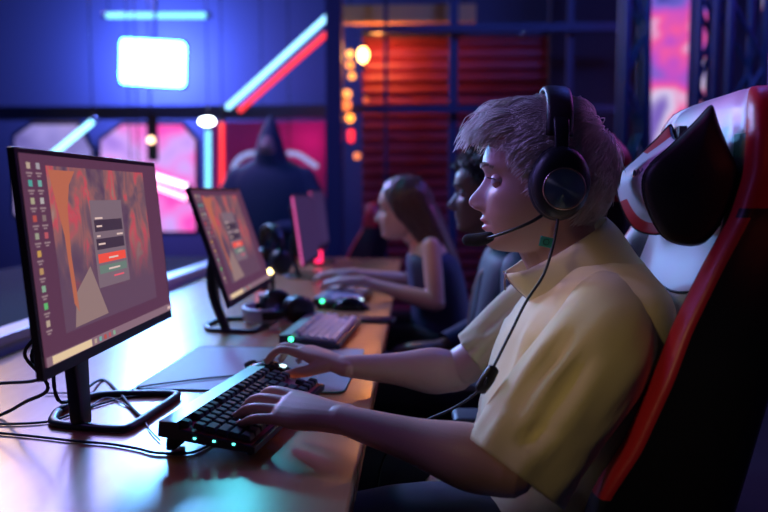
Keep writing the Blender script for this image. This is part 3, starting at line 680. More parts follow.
def arm(g, sh, el, wr, r=(.055,.047,.046,.043,.030,.0235), up=(0,0,1)):
    sh, el, wr = map(lambda q: np.array(q, float), (sh, el, wr))
    g.loft([sh, sh*.55+el*.45, el*.93+sh*.07], [r[0],r[1],r[2]*.92], n=36, k=6, up=(0,1,0.01))
    a = el+(wr-el)*.02
    g.loft([el, el*.78+wr*.22, el*.45+wr*.55, wr], [r[2]*.93,r[3],r[4]*1.08,r[5]], [r[2]*.93,r[3]*1.02,r[4],r[5]*.82], n=40, k=6, up=up)
def strand(P, r0, acc, r1=.0003):
    V, F = acc; b = len(V); P = [np.asarray(p) for p in P]; m = len(P)
    for i, p in enumerate(P):
        t = P[min(i+1, m-1)]-P[max(i-1, 0)]; t = t/(np.linalg.norm(t)+1e-9); s = np.cross(t, (0.31,.2,.93)); s /= np.linalg.norm(s)+1e-9; w = np.cross(t, s)
        r = r0*(1-(i/(m-1))**2.2)+r1
        for j in range(3): a = 2*PI*j/3; V.append(p+s*math.cos(a)*r+w*math.sin(a)*r)
    for i in range(m-1):
        for j in range(3): F.append((b+i*3+j, b+i*3+(j+1) % 3, b+(i+1)*3+(j+1) % 3, b+(i+1)*3+j))
EC = np.array((-.004,0,.022)); ER = np.array((.097,.0775,.100))
def hair_short(T, n=3000, seed=1):
    """blond swept hair in head coordinates"""
    rg = np.random.default_rng(seed); acc = ([], [])
    crown = EC+np.array((-.80,0,.60))*ER
    cnt = 0
    while cnt < n:
        d = rg.normal(size=3); d /= np.linalg.norm(d); az = abs(math.atan2(d[1], d[0])); p = EC+d*ER
        zl = np.interp(az, [0,.6,1.05,1.35,1.7,2.2,PI], [.074,.066,.040,.004,.010,-.045,-.060])
        if p[2] < zl: continue
        cnt += 1
        nn = d/ER; nn /= np.linalg.norm(nn)
        t = p-crown; t -= nn*np.dot(t, nn); t /= np.linalg.norm(t)+1e-6
        front = max(0, d[0]); top = max(0, d[2]); fr = front > .30 and p[2] > .07 and rg.random() < .8
        u = rg.random(); L = .042+.035*top
        if fr: L = .066+.034*u
        if d[0] > .15 and p[2] < .062: L = .026
        if p[2] < -.01 and d[0] < 0: L = .030
        cl = np.array((nz(d, 3.2, 1), nz(d, 3.2, 7), nz(d, 3.2, 13)))+.5*np.array((nz(d, 8, 3), nz(d, 8, 9), nz(d, 8, 5)))
        dv = t + cl*(.75 if not fr else .8) + rg.normal(size=3)*.07 + np.array((.15*top,0,0))
        tgt = 1.09+.07*u+.075*top*(.4+u)+.05*front*top + .05*nz(d, 5, 21); le0 = 1.03
        q = p.copy(); P = []; K = 9; stray = rg.random() < .03; zmin = .060+.05*nz(d, 6, 4)+.012*rg.random()
        for k in range(K+1):
            f = k/K; P.append(q.copy())
            e = (q-EC)/ER; nn = e/ER; nn /= np.linalg.norm(nn)
            v = dv - nn*np.dot(dv, nn)*(.85 if not fr else .3); v += np.array((0,0,-.35*f))
            if fr: v += np.array((.25,0,1.15*(1-f)**1.5-1.9*max(0, f-.5)*(.5+u)))
            if stray: v += nn*.35
            v /= np.linalg.norm(v); q = q+v*L/K
            e = (q-EC)/ER; le = np.linalg.norm(e); goal = le0+(tgt-le0)*min(1, f*3+.25)
            mx = 1.60 if (fr and q[0] > .04) else (goal if not stray else 1.32)
            b = abs(q[0]+.006)
            if q[2] > .02: mx = min(mx, 1.115+max(0, b-.024)*5)
            if le > mx: q = EC+e/le*mx*ER
            elif le < goal: q = EC+e/le*(le+(goal-le)*.7)*ER
            if q[0] > .07 and q[2] < zmin and k > 2: break
        strand([T(x) for x in P], .00052+.0005*rg.random(), acc)
    return acc
def scalp(T, off, zline, amp=.006, fr=30., seed=0, res=(64, 96), below=None):
    V = []; F = []; nv, nu = res
    dirs = []
    for i in range(nv+1):
        th = PI*i/nv
        for j in range(nu):
            ph = 2*PI*j/nu; dirs.append((math.sin(th)*math.cos(ph), math.sin(th)*math.sin(ph), math.cos(th)))
    idx = {}
    keep = []
    for k, d in enumerate(dirs):
        d = np.array(d); p = EC+d*ER; az = abs(math.atan2(d[1], d[0])); zl = np.interp(az, *zline)
        h = np.clip((p[2]-zl)/.02, -1, 1)
        o = off*max(-.3, min(1, h)) + amp*nz(d, fr/10, seed)*max(0, h)
        q = EC+d*(ER+o); V.append(T(q)); keep.append(p[2] > zl-.014)
    for i in range(nv):
        for j in range(nu):
            f = (i*nu+j, (i+1)*nu+j, (i+1)*nu+(j+1) % nu, i*nu+(j+1) % nu)
            if all(keep[x] for x in f): F.append(f)
    return V, F
def face_parts(T, body, base, browm, irism, scale=1., lidm=None, lash=None):
    whitem = mat('eye_white', (.62,.6,.62), .15)
    for s in (-1, 1):
        c = np.array((.0755, s*.0305, .0042))
        g = G(); P = []
        g.sph((0,0,0), .0122, 24); e = mk('eye', T(np.array(g.V)+c), g.F, whitem, body, base)
        g = G().sph((0,0,0), (.0035,.0058,.0058), 18); mk('iris', T(np.array(g.V)+c+np.array((.0093,0,-.0015))), g.F, irism, e, base-base)
        # lids: sphere caps
        for nm, lo, hi, r in (('upper_eyelid', 22, 115, .0130), ('lower_eyelid', -110, -24, .0128)):
            V = []; F = []; n1, n2 = 10, 18
            for i in range(n1+1):
                el = math.radians(lo+(hi-lo)*i/n1)
                for j in range(n2+1):
                    a = math.radians(-80+160*j/n2)
                    el2 = el if nm == 'lower_eyelid' else el
                    V.append(c+r*np.array((math.cos(el2)*math.cos(a), math.sin(a), math.sin(el2)*math.cos(a))))
            for i in range(n1):
                for j in range(n2): F.append((i*(n2+1)+j, i*(n2+1)+j+1, (i+1)*(n2+1)+j+1, (i+1)*(n2+1)+j))
            mk(nm, T(np.array(V)), F, lidm, body, base)
        acc = ([], [])
        for k in range(22):
            a = math.radians(-65+130*k/21); p = c+.0132*np.array((math.cos(.35)*math.cos(a), math.sin(a), math.sin(.35)*math.cos(a))); o = np.array((math.cos(a), math.sin(a)*.8, .1)); 
            strand([T(p), T(p+o*.004+np.array((0,0,-.001))), T(p+o*.0075+np.array((0,0,.0008)))], .00035, acc, .0001)
        mk('eyelashes', acc[0], acc[1], lash, body, base)
        acc = ([], [])
        for k in range(110):
            t = random.random(); y = .012+.034*t; z = .0265+.004*math.sin(PI*min(1, t*1.1))+random.uniform(-.0022,.0022)-.003*max(0, t-.7)/.3
            f = float(smooth_interp(PROF_NOSELESS, z))*(max(0.02, 1-(y/.076)**2.35))**(1/2.35)+.0034*math.exp(-((y-.028)/.018)**2)
            p = np.array((f+.0002, s*y, z)); dv = np.array((-.2*t, s*.9, .25))
            strand([T(p), T(p+dv*.0035+np.array((.0012,0,0))), T(p+dv*.007+np.array((.0005,0,0)))], .0004, acc, .0001)
        mk('eyebrow', acc[0], acc[1], browm, body, base)

# ---------- main player
Hc = np.array((.2135, 1.25, 1.137)); HS = 1.035
T1 = head_tf(Hc, HS, pitch=math.radians(0), yaw=math.radians(-1))
# lower face is darker lips: colour by position in the body's own coordinates
skin1 = skinmat('fair_skin', (.62,.36,.30), None)
body_base = np.array((.22, 1.25, .50))
g = G(); g.add(T1(HV), HF)
g.loft([T1((-.020,0,-.025)), T1((-.022,0,-.07)), T1((-.038,0,-.12)), np.array((.268,1.25,.955))], [.054,.053,.056,.07], [.060,.058,.058,.065], n=28, up=(1,0,0))
g.loft([T1((.02,0,-.085)), T1((-.005,0,-.125))], [.03,.035], [.03,.035], n=16, up=(1,0,0))
# hidden torso and thighs joined into the same body
g.loft([(.285,1.25,.93),(.285,1.25,.87),(.275,1.25,.75),(.25,1.25,.62),(.24,1.25,.56)], [.12,.14,.14,.14,.15], [.06,.085,.09,.09,.10], n=28, up=(1,0,0))
shL, elL, wrL = (.285,1.095,.930), (.125,.985,.752), (-.110,1.062,.794)
shR, elR, wrR = (.275,1.405,.930), (.080,1.475,.765), (-.138,1.410,.790)
for sh in (shL, shR): g.loft([(.285,1.25,.91), sh], [.05,.034], n=16)
RA = (.034,.036,.043,.045,.031,.0245)
arm(g, shL, elL, wrL, RA); arm(g, shR, elR, wrR, RA)
tips = []
hand(g, wrL, (-1.,.36,.06), (0.05,-.40,1), (0,1,0), [(.06,.32,.36),(.04,.33,.38),(.02,.30,.34),(.0,.24,.28)], spread=.26, L=1.08, rs=1.06, thumb=(.8,.5,-.35), bends=tips)
hand(g, wrR, (-1.,.52,.24), (0.2,-.02,1), (0,-1,0), [(.10,.62,.36),(.05,.68,.38),(.15,.65,.38),(.35,.55,.35)], spread=.20, L=1.06, thumb=(.8,.45,-.50), bends=tips)
V, F = union(g, .0019, 3)
pl = mk('person', V, F, skin1, None, body_base); pl.location = body_base
tag(pl, 'blond person in a cream half-zip shirt, left hand on the black keyboard', 'person')
bb = body_base
# lips tint from own shape coordinates
nt = skin1.node_tree; b = nt.nodes['Principled BSDF']; tc = nt.nodes.new('ShaderNodeTexCoord')
lc = T1((.100,0,-.0635))-bb
vm = nt.nodes.new('ShaderNodeVectorMath'); vm.operation = 'SUBTRACT'; vm.inputs[1].default_value = tuple(lc)
vs = nt.nodes.new('ShaderNodeVectorMath'); vs.operation = 'MULTIPLY'; vs.inputs[1].default_value = (1/.017, 1/.024, 1/.0135)
ln = nt.nodes.new('ShaderNodeVectorMath'); ln.operation = 'LENGTH'; mr = nt.nodes.new('ShaderNodeMapRange'); mr.inputs['From Min'].default_value = .75; mr.inputs['From Max'].default_value = 1.05; mr.inputs['To Min'].default_value = 1; mr.inputs['To Max'].default_value = 0
mx = nt.nodes.new('ShaderNodeMixRGB'); mx.inputs[1].default_value = (.62,.36,.30,1); mx.inputs[2].default_value = (.55,.17,.17,1)
nt.links.new(tc.outputs['Object'], vm.inputs[0]); nt.links.new(vm.outputs[0], vs.inputs[0]); nt.links.new(vs.outputs[0], ln.inputs[0]); nt.links.new(ln.outputs['Value'], mr.inputs['Value']); nt.links.new(mr.outputs[0], mx.inputs[0]); nt.links.new(mx.outputs[0], b.inputs['Base Color'])
blond = mat('blond_hair', (.86,.76,.68), .42, var=(.70,.60,.52), vscale=50, sheen=.1)
browm = mat('brow_hair', (.30,.2,.14), .5); lash = mat('lash', (.06,.04,.04), .5); iris = mat('iris_blue', (.08,.14,.2), .1)
lidm = mat('eyelid_skin', (.58,.33,.28), .42)
face_parts(T1, pl, bb, browm, iris, lidm=lidm, lash=lash)
zl1 = ([0,.6,1.05,1.35,1.7,2.2,PI], [.080,.072,.046,.008,.012,-.040,-.055])
Vs, Fs = scalp(T1, .0085, zl1, amp=.003, seed=2)
acc = hair_short(T1, 9500, 4)
Vh = list(Vs)+list(acc[0]); Fh = list(Fs)+[tuple(len(Vs)+i for i in f) for f in acc[1]]
mk('hair', Vh, Fh, blond, pl, bb)
nailm = mat('fingernail', (.66,.42,.38), .25)
for (p, dv, n_) in tips:
    dv = dv/np.linalg.norm(dv); n2 = n_-dv*np.dot(n_, dv); n2 /= np.linalg.norm(n2); s2 = np.cross(dv, n2)
    R = np.stack([dv, s2, n2], 1); g = G().sph((0,0,0), (.0055,.0048,.0016), 12); mk('fingernail', np.array(g.V)@R.T+p+n2*.0058+dv*.001, g.F, nailm, pl, bb)
# shirt
cream = mat('cream_jersey', (.80,.69,.36), .8, sheen=.25, bump=.35, bscale=900)
def torso_loft(rows, yc, n=64, k=8, ex=2.5):
    rows = cr(np.array(rows, float), k); V = []; F = []
    for x, z, a, b in rows:
        for j in range(n):
            t = 2*PI*j/n; c, s = math.cos(t), math.sin(t)
            V.append((x+a*math.copysign(abs(c)**(2/ex), c), yc+b*math.copysign(abs(s)**(2/ex), s), z + .0))
    m = len(rows)
    for i in range(m-1):
        for j in range(n): F.append((i*n+j, i*n+(j+1) % n, (i+1)*n+(j+1) % n, (i+1)*n+j))
    return np.array(V), F
rows = [(.175,.575,.175,.175),(.20,.615,.172,.185),(.245,.70,.146,.190),(.268,.80,.142,.190),(.286,.88,.136,.190),(.297,.935,.112,.188),(.303,.968,.096,.168),(.303,.993,.080,.132),(.300,1.008,.070,.10),(.298,1.014,.055,.07)]
V, F = torso_loft(rows, 1.25)
# shoulders slope: lower the outer edge
sg = [((.20,1.16,.97),(.145,1.14,.80),.010,.009),((.19,1.20,.97),(.135,1.22,.78),.010,.008),((.18,1.13,.93),(.12,1.10,.80),.009,.007),((.22,1.12,.985),(.17,1.07,.90),.009,.008),
      ((.13,1.12,.78),(.14,1.20,.66),.012,.010),((.125,1.18,.75),(.10,1.30,.68),.012,.009),((.30,1.07,.86),(.36,1.10,.68),.016,.010),((.36,1.12,.90),(.33,1.08,.72),.014,-.008),((.15,1.09,.74),(.22,1.07,.66),.014,.010),((.20,1.07,.70),(.33,1.07,.60),.014,-.009),((.14,1.32,.95),(.13,1.36,.80),.012,.009)]
V = folds(V, F, [(a, b_, w*.9, h*1.4) for a, b_, w, h in sg])
Nn = vnormals(V, F)
for i in range(len(V)):
    w1 = noise.noise(Vector((V[i][0]*9+V[i][2]*5, V[i][1]*12, V[i][2]*6-V[i][0]*4))); V[i] = V[i]+Nn[i]*(.009*(1-abs(w1)*3.4)*.6)*(1 if V[i][2] < .9 else .35)
shirt = mk('shirt', V, F, cream, pl, bb)
def sleeve(sh, hem, ra, rb, up, segs, name='sleeve', lip=1.):
    V, F = loft([sh[0]]+list(sh[1:]), ra, rb, n=48, k=9, up=up, cap=False, closed=False)
    V = folds(V, F, [(a, b_, w*.9, h*1.55*lip if h > 0 else h*lip) for a, b_, w, h in segs], 1)
    N = vnormals(V, F); A = np.array(sh[0], float); B = np.array(sh[-1], float); ax = (B-A)/np.linalg.norm(B-A); L_ = np.linalg.norm(B-A)
    for i in range(len(V)):
        t = float((V[i]-A)@ax); rr = V[i]-A-ax*t; rr = rr/(np.linalg.norm(rr)+1e-9)
        w1 = noise.noise(Vector((rr[0]*3.2+t*4, rr[1]*3.2, rr[2]*3.2+t*5))); V[i] = V[i]+N[i]*(.0075*(1-abs(w1)*3.0)*(.25+.75*min(1, max(0, t/L_)))*.55*lip)
    o = mk(name, V, F, cream, shirt, (0,0,0)); 
    o.data.transform(Matrix.Translation(-Vector(bb)))
    md = o.modifiers.new('cloth_thickness', 'SOLIDIFY'); md.thickness = .0028; md.offset = 1
    return o
# near (left) sleeve: wide, folds radiate from the shoulder
sleeve([(.315,1.19,.945),(.300,1.125,.937),(.262,1.058,.900),(.212,1.018,.848),(.168,.996,.795),(.132,.982,.748)], None,
       [.045,.072,.080,.081,.080,.080], [.03,.052,.068,.066,.064,.062], (0,1,0),
       [((.235,1.00,.985),(.13,.965,.84),.011,.012),((.25,.98,.955),(.15,.935,.80),.010,.010),((.215,.975,.94),(.14,.95,.83),.009,-.004),((.14,.93,.81),(.20,.93,.83),.010,.012),
        ((.12,.96,.80),(.24,.93,.84),.012,-.004),((.10,.95,.84),(.22,.935,.90),.010,.008),((.26,1.0,.975),(.19,.95,.90),.007,.009)])
sleeve([(.305,1.31,.945),(.285,1.385,.935),(.235,1.435,.90),(.190,1.45,.86),(.150,1.46,.825),(.120,1.465,.80)], None,
       [.035,.06,.068,.064,.058,.055], [.035,.056,.06,.056,.052,.050], (0,1,0),
       [((.22,1.38,.96),(.13,1.42,.86),.009,.011),((.20,1.37,.93),(.10,1.42,.82),.008,.010),((.25,1.37,.93),(.15,1.40,.80),.009,-.008),((.18,1.37,.90),(.11,1.42,.78),.008,.009),((.13,1.44,.87),(.10,1.42,.76),.007,.008)], lip=.6)
# collar: open stand collar, front flaring
def collar():
    V = []; F = []; n = 44; rowsn = 9
    for i in range(rowsn):
        v = i/(rowsn-1)
        for j in range(n+1):
            a = math.radians(9+342*j/n); s = math.sin(a); c = math.cos(a)       # a=0 front
            xt = .237-.077*c; xb = .290-.085*c; fr = max(0, c)
            pt = np.array((xt, 1.25-(.072+.012*fr)*s, .988+(xt-.16)*.60)); pb = np.array((xb, 1.25-.104*s, .925+(xb-.205)*.48))
            if fr > .8: pt[0] -= (fr-.8)*.05
            p = pb*(1-v)+pt*v; p += np.array((-c, -s, 0))*(.007*math.sin(PI*v)-.012*math.sin(PI*v)*(1-v))
            p += np.array((1,1,0))*.003*nz(p, 18, 2); V.append(p)
    for i in range(rowsn-1):
        for j in range(n): F.append((i*(n+1)+j, i*(n+1)+j+1, (i+1)*(n+1)+j+1, (i+1)*(n+1)+j))
    return V, F
V, F = collar()
P = [V[k]+np.array((0,0,-.001)) for k in range(0, 45)]; Vz, Fz = loft(P, [.0028]*len(P), n=8, k=1); mk('collar_seam', Vz, Fz, cream, shirt, bb)
V, F = collar(); o = mk('collar', V, F, cream, shirt, bb); md = o.modifiers.new('t', 'SOLIDIFY'); md.thickness = .004; md.offset = 0
zipm = mat('zip_metal', (.5,.42,.4), .35, .9)
for s in (-1, 1):
    k0 = 0 if s < 0 else 44
    P = [V[i*45+k0] for i in range(9)]; Vz, Fz = loft([np.array(p)+np.array((-.002,0,0)) for p in P], [.0016]*9, n=8, k=2); mk('zip_tape', Vz, Fz, zipm, shirt, bb)
g = G(); q = np.array(V[8*45+0]); g.loft([q, q+np.array((-.003,0,-.012)), q+np.array((-.002,0,-.026))], [.003,.0016,.0022], n=8); g.obj('zip_pull', zipm, shirt, True, bb)
# trousers
beige = mat('navy_trousers', (.02,.025,.05), .85, sheen=.1)
g = G()
g.loft([(.24,1.25,.60),(.235,1.25,.52)], [.17,.17], [.13,.13], n=28, up=(1,0,0))
for s in (-1, 1):
    g.loft([(.22,1.25+s*.095,.555),(.02,1.25+s*.14,.60),(-.20,1.25+s*.16,.575)], [.088,.078,.065], n=22)
    g.loft([(-.20,1.25+s*.16,.56),(-.22,1.25+s*.16,.34),(-.20,1.25+s*.16,.10)], [.064,.058,.05], n=22, up=(1,0,0))
V, F = union(g, .009, 4); mk('trousers', V, F, beige, pl, bb)
shoem = mat('white_shoe', (.5,.5,.5), .5)
for s in (-1, 1):
    g = G().loft([(-.15,1.25+s*.16,.045),(-.22,1.25+s*.16,.05),(-.30,1.25+s*.16,.04),(-.38,1.25+s*.16,.03)], [.036,.042,.046,.034], [.045,.05,.038,.028], n=18); g.obj('shoe', shoem, pl, True, bb)

# headset on the head
hd1 = headset(.071, .152, (.047,.0585)); hd1.location = T1((-.008,0,.0)); 
hd1.rotation_euler = (0, math.radians(3), math.radians(-1)); tag(hd1, 'black headset with round metal ear disc worn by the blond player', 'headset')
hb = np.array(hd1.location)
def W2H(P): return [Vector(p) for p in P]
# microphone boom and foam (in world, offset to headset)
Mh = Matrix.Translation(hd1.location) @ Euler(hd1.rotation_euler).to_matrix().to_4x4(); Mi = Mh.inverted()
def on_headset(nm, V, F, m, par=None): return mk(nm, [Mi @ Vector(v) for v in V], F, m, par or hd1)
B = [at(541,216,1.145), at(531,222,1.14), at(515,229,1.14), at(498,235,1.155), at(485,239,1.18)]
V, F = loft(B, [.0028,.0026,.0024,.0024,.0024], n=10, k=6); mic = on_headset('microphone_boom', V, F, black)
V, F = loft([at(489,237,1.18), at(480,239.5,1.19), at(468,240,1.20)], [.0088,.0108,.0095], n=18, k=4)
on_headset('foam_windscreen', V, F, mat('mic_foam', (.015,.015,.02), .95, bump=.6, bscale=600))
# cable with tag and in-line control
cab = [at(558,220,1.125), at(556,232,1.12), at(552,250,1.115), at(543,276,1.10), at(526,302,1.075), at(512,330,1.05), at(498,358,1.03), at(489,376,1.02)]
V, F = loft(cab, [.0021]*len(cab), n=8, k=7); on_headset('cord', V, F, rubber)
cab2 = [at(485,384,1.02), at(470,398,1.04), at(450,410,1.08), at(425,421,1.12), at(400,436,1.16), at(380,470,1.2), at(375,540,1.22)]
V, F = loft(cab2, [.0021]*len(cab2), n=8, k=7); on_headset('cord', V, F, rubber)
a = at(493,370,1.02); b_ = at(481,389,1.02); c_ = (a+b_)/2
V, F = loft([a, c_, b_], [.0085,.0095,.0085], [.006,.007,.006], n=14, up=(0,1,0), ex=4); ctl = on_headset('inline_control', V, F, black)
V, F = loft([c_+Vector((-.001,-.0085,.004)), c_+Vector((-.004,-.0085,-.004))], [.0035]*2, [.0015]*2, n=10); on_headset('volume_wheel', V, F, dkmetal, ctl)
tealm = mat('teal_tag', (.05,.42,.36), .5)
q = at(546,242,1.10); g = G().box(-.0095,.0095,-.0012,.0012,-.0075,.0075,.001, R=R3(0,math.radians(12),0), T=q); on_headset('cord_tag', g.V, g.F, tealm)
g = G()
for k in range(16): a_ = 2*PI*k/16; a2 = 2*PI*(k+1)/16; g.loft([q+Vector((.0042*math.cos(a_),-.0018,.0042*math.sin(a_))), q+Vector((.0042*math.cos(a2),-.0018,.0042*math.sin(a2)))], [.0006]*2, n=5, k=1)
on_headset('tag_mark', g.V, g.F, mat('tag_dark', (.01,.1,.1), .5))

# ---------- racing chair
redl = mat('red_leather', (.50,.02,.03), .38, bump=.15, bscale=300); whl = mat('white_leather', (.62,.58,.66), .36, bump=.1, bscale=300); blk = mat('black_leather', (.012,.012,.016), .42, bump=.15, bscale=300)
seam = mat('stitching', (.55,.10,.05), .6); seamd = mat('dark_seam', (.02,.02,.03), .6)
Zk = [.46,.55,.65,.71,.777,.871,.938,1.018,1.09,1.15,1.20,1.245,1.275,1.284]
Ek = [.225,.222,.228,.245,.284,  .324,.350,.392,.434,.450,.453,.460,.475,.51]      # bolster crest x
Fk = [.325,.335,.352,.365,.380,.404,.420,.440,.452,.456,.458,.463,.478,.51]      # centre front x
Wk = [.23,.245,.26,.265,.268,.265,.255,.24,.225,.225,.22,.20,.165,.09]           # half width
def make_chair():
    root = empty('racing_chair')          # origin at floor under the backrest (world-like coordinates minus (.25,1.25,0))
    ox = .25
    zz = np.linspace(.46, 1.284, 64); V = []; FM = []
    n = None
    for z in zz:
        E = float(np.interp(z, Zk, Ek)); Fc = float(np.interp(z, Zk, Fk)); w = float(np.interp(z, Zk, Wk)); th = .10 if z < 1.2 else .10*max(.25, (1-((z-1.2)/.092)**2))
        half = [(Fc,0),(Fc,w*.30),(Fc-.001,w*.55),(Fc-.25*(Fc-E),w*.66),(E+.012,w*.76),(E,w*.86),(E+.003,w*.95),(E+.008,w*1.0),(E+.020,w*1.0),(E+.024,w*.99),(Fc+th*.6,w*.97),(Fc+th*.95,w*.88),(Fc+th*1.1,w*.5),(Fc+th*1.12,0)]
        ring = [(x, -y) for x, y in half]+[(x, y) for x, y in half[-2:0:-1]]
        n = len(ring)
        for x, y in ring: V.append((x-ox, y, z))
    F = []; M = []
    for i in range(len(zz)-1):
        z = zz[i]
        for j in range(n):
            F.append((i*n+j, (i+1)*n+j, (i+1)*n+(j+1) % n, i*n+(j+1) % n))
            jj = j if j < 13 else n-1-j
            if jj < 3: mi = 1
            elif jj < 5: mi = 1 if z > 1.205 else 2
            elif jj < 8: mi = 0 if z > .70 else 2
            elif jj < 11: mi = 0 if z > 1.10 else 2
            else: mi = 2
            if 1.075 < z < 1.10 and jj > 5: mi = 2
            M.append(mi)
    F += [tuple(range(n)), tuple((len(zz)-1)*n+j for j in range(n))[::-1]]; M += [2, 0]
    o = mk('backrest', V, F, [redl, whl, blk], root, fm=M); sd = o.modifiers.new('s', 'SUBSURF'); sd.levels = 1; sd.render_levels = 1
    # seams on the backrest front
    for zc in (.80,.96,1.055):
        E = float(np.interp(zc, Zk, Fk)); w = float(np.interp(zc, Zk, Wk)); V2, F2 = loft([(E-ox-.001,-w*.6,zc+.02),(E-ox-.002,0,zc),(E-ox-.001,w*.6,zc+.02)], [.002]*3, n=6, k=4); mk('seam', V2, F2, seamd, o)
    for s in (-1, 1):
        for off in (.0, .012):
            P = [(float(np.interp(z, Zk, Ek))-ox+.004+off*.6, s*float(np.interp(z, Zk, Wk))*(.90 if off == 0 else .955), z) for z in np.linspace(1.10, 1.265, 9)]
            V2, F2 = loft(P, [.0015]*9, n=6, k=2); mk('stitching', V2, F2, seam, o)
    # seat
    V = []; F = []
    g = G(); g.loft([(-.36+.25-.25+.08,0,.455),(-.20,0,.465),(0,0,.455),(.10,0,.45)], [.235,.25,.25,.22], [.045,.045,.045,.045], n=32, ex=3.4)
    g.obj('seat', blk, root, True)
    for s in (-1, 1):
        g = G().loft([(-.28,s*.235,.475),(-.1,s*.25,.49),(.06,s*.245,.49)], [.03,.035,.03], [.035,.042,.035], n=16); g.obj('seat_bolster', redl, root, True)
        g = G(); g.box(-.17,.08, s*.30-.045, s*.30+.045, .635, .66, .012); ap = g.obj('armrest', mat('arm_pad', (.05,.045,.06), .5), root, True)
        g = G(); g.box(-.08,-.02, s*.30-.02, s*.30+.02, .40, .637, .004).box(-.08,-.02, min(s*.12,s*.31), max(s*.12,s*.31), .385, .41, .004); g.obj('armrest_bracket', dkmetal, root)
    G().cyl((-.10,0,.12), (-.10,0,.42), .028).obj('gas_lift', dkmetal, root, True)
    for k in range(5):
        a = 2*PI*k/5+.3; d = Vector((math.cos(a), math.sin(a), 0)); c = Vector((-.10,0,.11))
        g = G().loft([c, c+d*.18+Vector((0,0,-.015)), c+d*.31+Vector((0,0,-.035))], [.028,.024,.02], [.018,.015,.012], n=10); lg = g.obj('leg', black, root, True)
        w_ = c+d*.31; g = G().cyl((w_.x-d.y*.022, w_.y+d.x*.022, .028), (w_.x+d.y*.022, w_.y-d.x*.022, .028), .028); g.obj('caster', rubber, lg, True)
    return root
chair = make_chair(); chair.location = (.25, 1.25, 0)
ENDP = cr(np.array([(.027,.097),(.036,.070),(.049,.038),(.061,.004),(.048,-.052),(.023,-.092),(-.012,-.095),(-.039,-.077),(-.061,-.027),(-.058,.010),(-.027,.042),(.004,.074),(.021,.094),(.027,.097)], float), 4)[:-1]
MIDP = cr(np.array([(.018,.062),(.028,.050),(.038,.030),(.045,.004),(.042,-.030),(.023,-.060),(-.008,-.066),(-.034,-.055),(-.055,-.022),(-.055,.008),(-.030,.035),(.000,.055),(.012,.061),(.018,.062)], float), 4)[:-1]
np_ = empty('neck_pillow'); tag(np_, 'white, red and black neck pillow strapped to the racing chair', 'pillow')
ys = np.linspace(-1, 1, 41); V = []; F = []; M = []; n = len(ENDP)
for t in ys:
    w_ = abs(t)**2.2; q = ENDP*w_+MIDP*(1-w_)
    for x, z in q: V.append((x, .145*t, z))
for i in range(40):
    tm = abs(ys[i]+ys[i+1])/2
    for j in range(n):
        F.append((i*n+j, i*n+(j+1) % n, (i+1)*n+(j+1) % n, (i+1)*n+j)); x, z = ENDP[j]
        if x > .022: mi = 2
        elif tm > .62 and (z > .048 or z < -.050): mi = 1
        else: mi = 0
        M.append(mi)
o = mk('cushion', V, F, [whl, redl, blk], np_, fm=M)
for s in (-1, 1):
    rings = [(1.,.144),(1.01,.150),(.98,.158),(.85,.163),(.4,.166),(.02,.167)]
    VV = [(x*f, s*y, z*f) for f, y in rings for x, z in ENDP]; FF = []
    for i in range(len(rings)-1):
        for j in range(n): FF.append((i*n+j, i*n+(j+1) % n, (i+1)*n+(j+1) % n, (i+1)*n+j))
    mk('end_panel', VV, FF, blk, np_)
    P = [(x*1.012, s*.145, z*1.012) for x, z in ENDP]; P.append(P[0]); V2, F2 = loft(P, [.0014]*len(P), n=6, k=1, cap=False); mk('piping', V2, F2, seamd, np_)
    G().box(.028, .040, s*.09-.012, s*.09+.012, -.04, .09).obj('strap', blk, np_)
g = G(); P = []
for k in range(5):
    y0 = -.10+.020*k; P += [(-.0560,y0,.008),(-.0562,y0+.005,-.002 if k % 2 else .013),(-.0565,y0+.010,.010),(-.0562,y0+.016,.002)]
g.loft(P, [.0011]*len(P), n=5, k=3); g.obj('script_mark', mat('script_grey', (.25,.25,.35), .5), np_)
np_.location = (.408, 1.225, 1.145); np_.rotation_euler = (0, 0, math.radians(-8))
c2 = copy_tree(chair); c2.location = (.25, 2.12, 0); c3 = copy_tree(chair); c3.location = (.32, 2.85, 0); c4 = copy_tree(chair); c4.location = (-.43, 4.62, 0); c4.rotation_euler = (0,0,math.radians(-12)); c4.scale = (.84,.84,.84)
tag(chair, 'red, white and black racing chair the blond player sits in', 'chair', 'racing chairs'); tag(c2, 'racing chair behind the dark-jacketed player', 'chair', 'racing chairs')
tag(c3, 'racing chair behind the long-haired girl', 'chair', 'racing chairs'); tag(c4, 'distant chair with orange-red edge beyond the end of the desk', 'chair', 'racing chairs')

